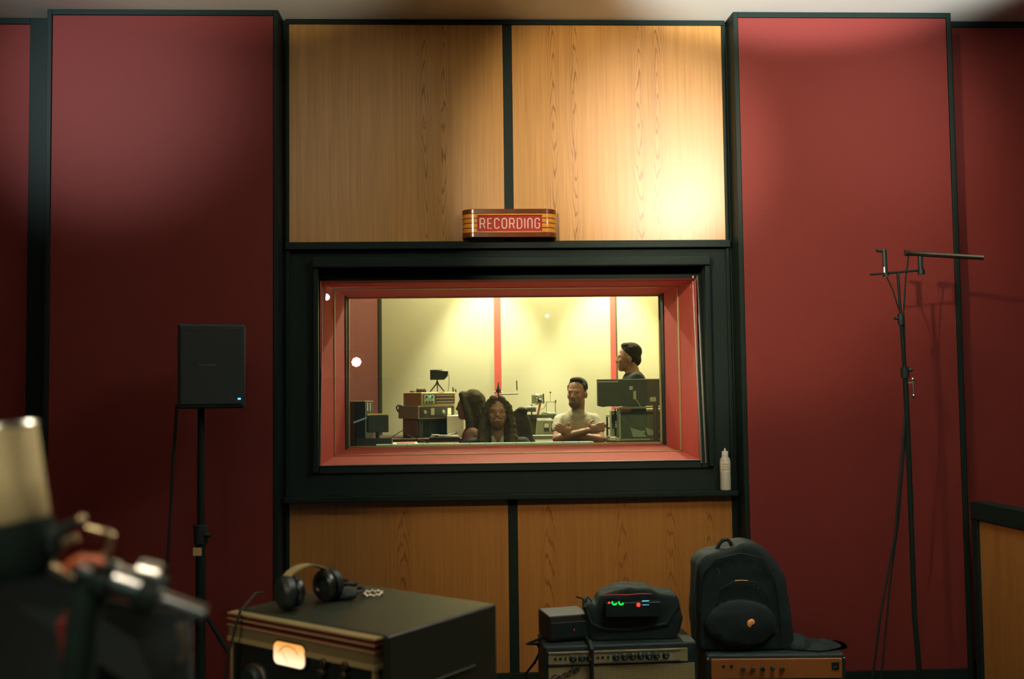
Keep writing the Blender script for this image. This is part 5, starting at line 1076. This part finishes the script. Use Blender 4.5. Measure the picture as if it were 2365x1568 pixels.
for z_ in (0, zt3 - fr_): b.box(0, xr, 0, fr_, z_, z_ + fr_); b.box(0, xr, 0.24, 0.24 + fr_, z_, z_ + fr_); b.box(0, fr_, 0, 0.24, z_, z_ + fr_)
b.build('frame', GRNG, ra)
MB().box(0.01, xr, 0.03, 0.22, 0.008, zt3 - 0.035).build('chassis', mat('olive_green_chassis', (0.085, 0.10, 0.05), 0.5, noise=0.5, nscale=22), ra)
for x_, z_, w_, h_ in ((0.10, 0.02, 0.10, 0.07), (0.21, 0.03, 0.06, 0.06)):
    MB().prism([(x_, z_), (x_ + w_, z_), (x_ + w_ * 0.7, z_ + h_ * 0.6), (x_ - 0.02, z_ + h_)], 0.022, 0.03).build('bracket_plate', mat('pale_teal_plate', (0.28, 0.34, 0.22), 0.5), ra)
for x_ in (0.18, 0.29): MB().lathe([(0.010, 0), (0.010, 0.004), (0.005, 0.005)], (x_, 0.022, 0.058), (0, -1, 0), 14).build('socket', GREY, ra, smooth=True)
lab(MB().box(0.012, 0.085, 0.02, 0.2, zt3 - 0.034, zt3 - 0.009).build('red_box', mat('rust_box', (0.30, 0.09, 0.04), 0.6), ra), 'rust coloured box on the chassis')
MB().box(0.09, 0.20, 0.02, 0.2, zt3 - 0.034, zt3 - 0.009).build('black_box', DARK, ra)
MB().box(0.21, xr, 0.02, 0.2, zt3 - 0.034, zt3 - 0.015).build('tan_box', GREY, ra)
for pts in ([(0.24, 0.0, 0.09), (0.26, -0.01, 0.05), (0.255, -0.012, 0.01), (0.25, -0.01, -0.02)], [(0.22, -0.01, 0.02), (0.24, -0.012, -0.02)]):
    MB().tube(pts, 0.0035, 6).build('hanging_lead', DARK, ra, smooth=True)
lab(MB().box(0.135, 0.14, -0.012, -0.008, -0.03, 0.004).build('orange_tie', mat('orange_tie', (0.7, 0.25, 0.04), 0.6), ra), 'orange cable tie')
t, hw_, hh_ = rbox('note_pad', 'small pale note pad at the front left corner of the open rack', 'note pad', 1408, 1422, 1009, 1016, 1.56, 0.03, WHT, rz=math.radians(-25), zb=1.322)
a, c = P(1411, 948, 1.86), P(1430, 1002, 1.86)
t = thing('patch_unit', 'narrow grey unit with white connectors beside the open rack', 'equipment', ((a.x + c.x) / 2, 1.86, 1.322)); hw_ = (c.x - a.x) / 2; hh_ = a.z - 1.322
MB().box(-hw_, hw_, 0, 0.08, 0, hh_).build('case', GRNG, t, bevel=0.003); fp_ = MB().box(-hw_ + 0.006, hw_ - 0.006, -0.003, 0.001, hh_ * 0.35, hh_ * 0.85).build('front', DARK, t)
for z_ in (0.42, 0.5, 0.58): MB().lathe([(0.008, 0), (0.005, 0.01)], (0.008, -0.003, hh_ * z_), (0, -1, 0), 10).build('connector', WHT, fp_, smooth=True)
a, c = P(1390, 965, 2.2), P(1410, 1005, 2.2)
t = thing('microscope', 'small pale microscope shaped tool right of the man with crossed arms', 'instrument', ((a.x + c.x) / 2, 1.95, 1.322)); hh_ = P(1400, 962, 1.95).z - 1.322
MB().box(-0.035, 0.035, -0.03, 0.05, 0, 0.016).build('base', GRNG, t, bevel=0.003); MB().box(-0.030, -0.018, 0.0, 0.03, 0.016, hh_).build('column', DARK, t); MB().box(0.012, 0.026, 0.0, 0.02, 0.016, hh_ * 0.72).build('post', DARK, t)
MB().box(-0.032, 0.028, -0.01, 0.02, hh_ * 0.42, hh_ * 0.5).build('stage', DARK, t); MB().box(-0.034, 0.0, -0.01, 0.02, hh_ - 0.004, hh_ + 0.014).build('head', WHT, t); MB().ell((0, -0.01, 0.03), (0.02, 0.02, 0.008)).build('lens', WHT, t, smooth=True)
# recessed lamp housings in the control room ceiling
for i, x in enumerate((-0.06, 1.03)):
    t = thing('downlight', ('left' if i == 0 else 'right') + ' recessed ceiling downlight close to the rear wall of the control room', 'ceiling light', (x, 2.92, 3.30))
    b = MB(); b.lathe([(0.075, -0.012), (0.08, -0.002), (0.08, 0.0)]); 
    me = MB(); n = 24; vs = []
    for r in (0.055, 0.085): vs += [V((r * math.cos(2 * PI * k / n), r * math.sin(2 * PI * k / n), -0.006)) for k in range(n)]
    me._add(vs, [(k, (k + 1) % n, n + (k + 1) % n, n + k) for k in range(n)]); me.build('trim_ring', STEEL, t)
    b.bm.free()

# ------------------------------------------------------------ lamp behind the camera that shows in the leaning glass
def mirror_spot(u, v, dist):
    n = (Ms.to_3x3() @ V((0, -1, 0))).normalized(); g = Ms @ V((0, 0.008, 0)); d = (RT @ V(((u - 1182.5) / F_PX, 1, (784 - v) / F_PX))).normalized()
    t = (g - CAM).dot(n) / d.dot(n); h = CAM + d * t; r = d - n * (2 * d.dot(n)); return h + r * dist, r, h
pos, rdir, hit = mirror_spot(823, 836, 5.2)
led = thing('stage_light', 'round stage light of red white diodes, mirrored as a flower in the glass', 'stage light', tuple(pos))
Fq = frame(-rdir).to_4x4()
lens = mat('lit_pink_diode', (1, 0.8, 0.8), emit=(1.0, 0.62, 0.60), es=70); halo = mat('lit_red_diode', (1, 0.2, 0.2), emit=(1.0, 0.12, 0.12), es=14)
MB().cyl(-rdir * -0.02, rdir * 0.16, 0.075, n=28).build('housing', BLACKM, led, smooth=True)
for k in range(9):
    a = 2 * PI * k / 8; c = Fq.to_3x3() @ V((0.038 * math.cos(a), 0.038 * math.sin(a), 0)) if k < 8 else V((0, 0, 0)); c = c + rdir * 0.016
    MB().cyl(c, c - rdir * 0.008, 0.0135 if k < 8 else 0.018, n=14).build('diode', lens, led)
MB().cyl(rdir * 0.018, rdir * 0.012, 0.054, n=28).build('red_rim', halo, led)
MB().tube([(-0.085, 0, 0), (-0.085, 0, 0.12), (0.085, 0, 0.12), (0.085, 0, 0)], 0.008).build('yoke', BLACK, led, smooth=True)
MB().cyl((0, 0, 0.12), (0, 0, ZC - pos.z), 0.012).build('drop_rod', BLACK, led, smooth=True)
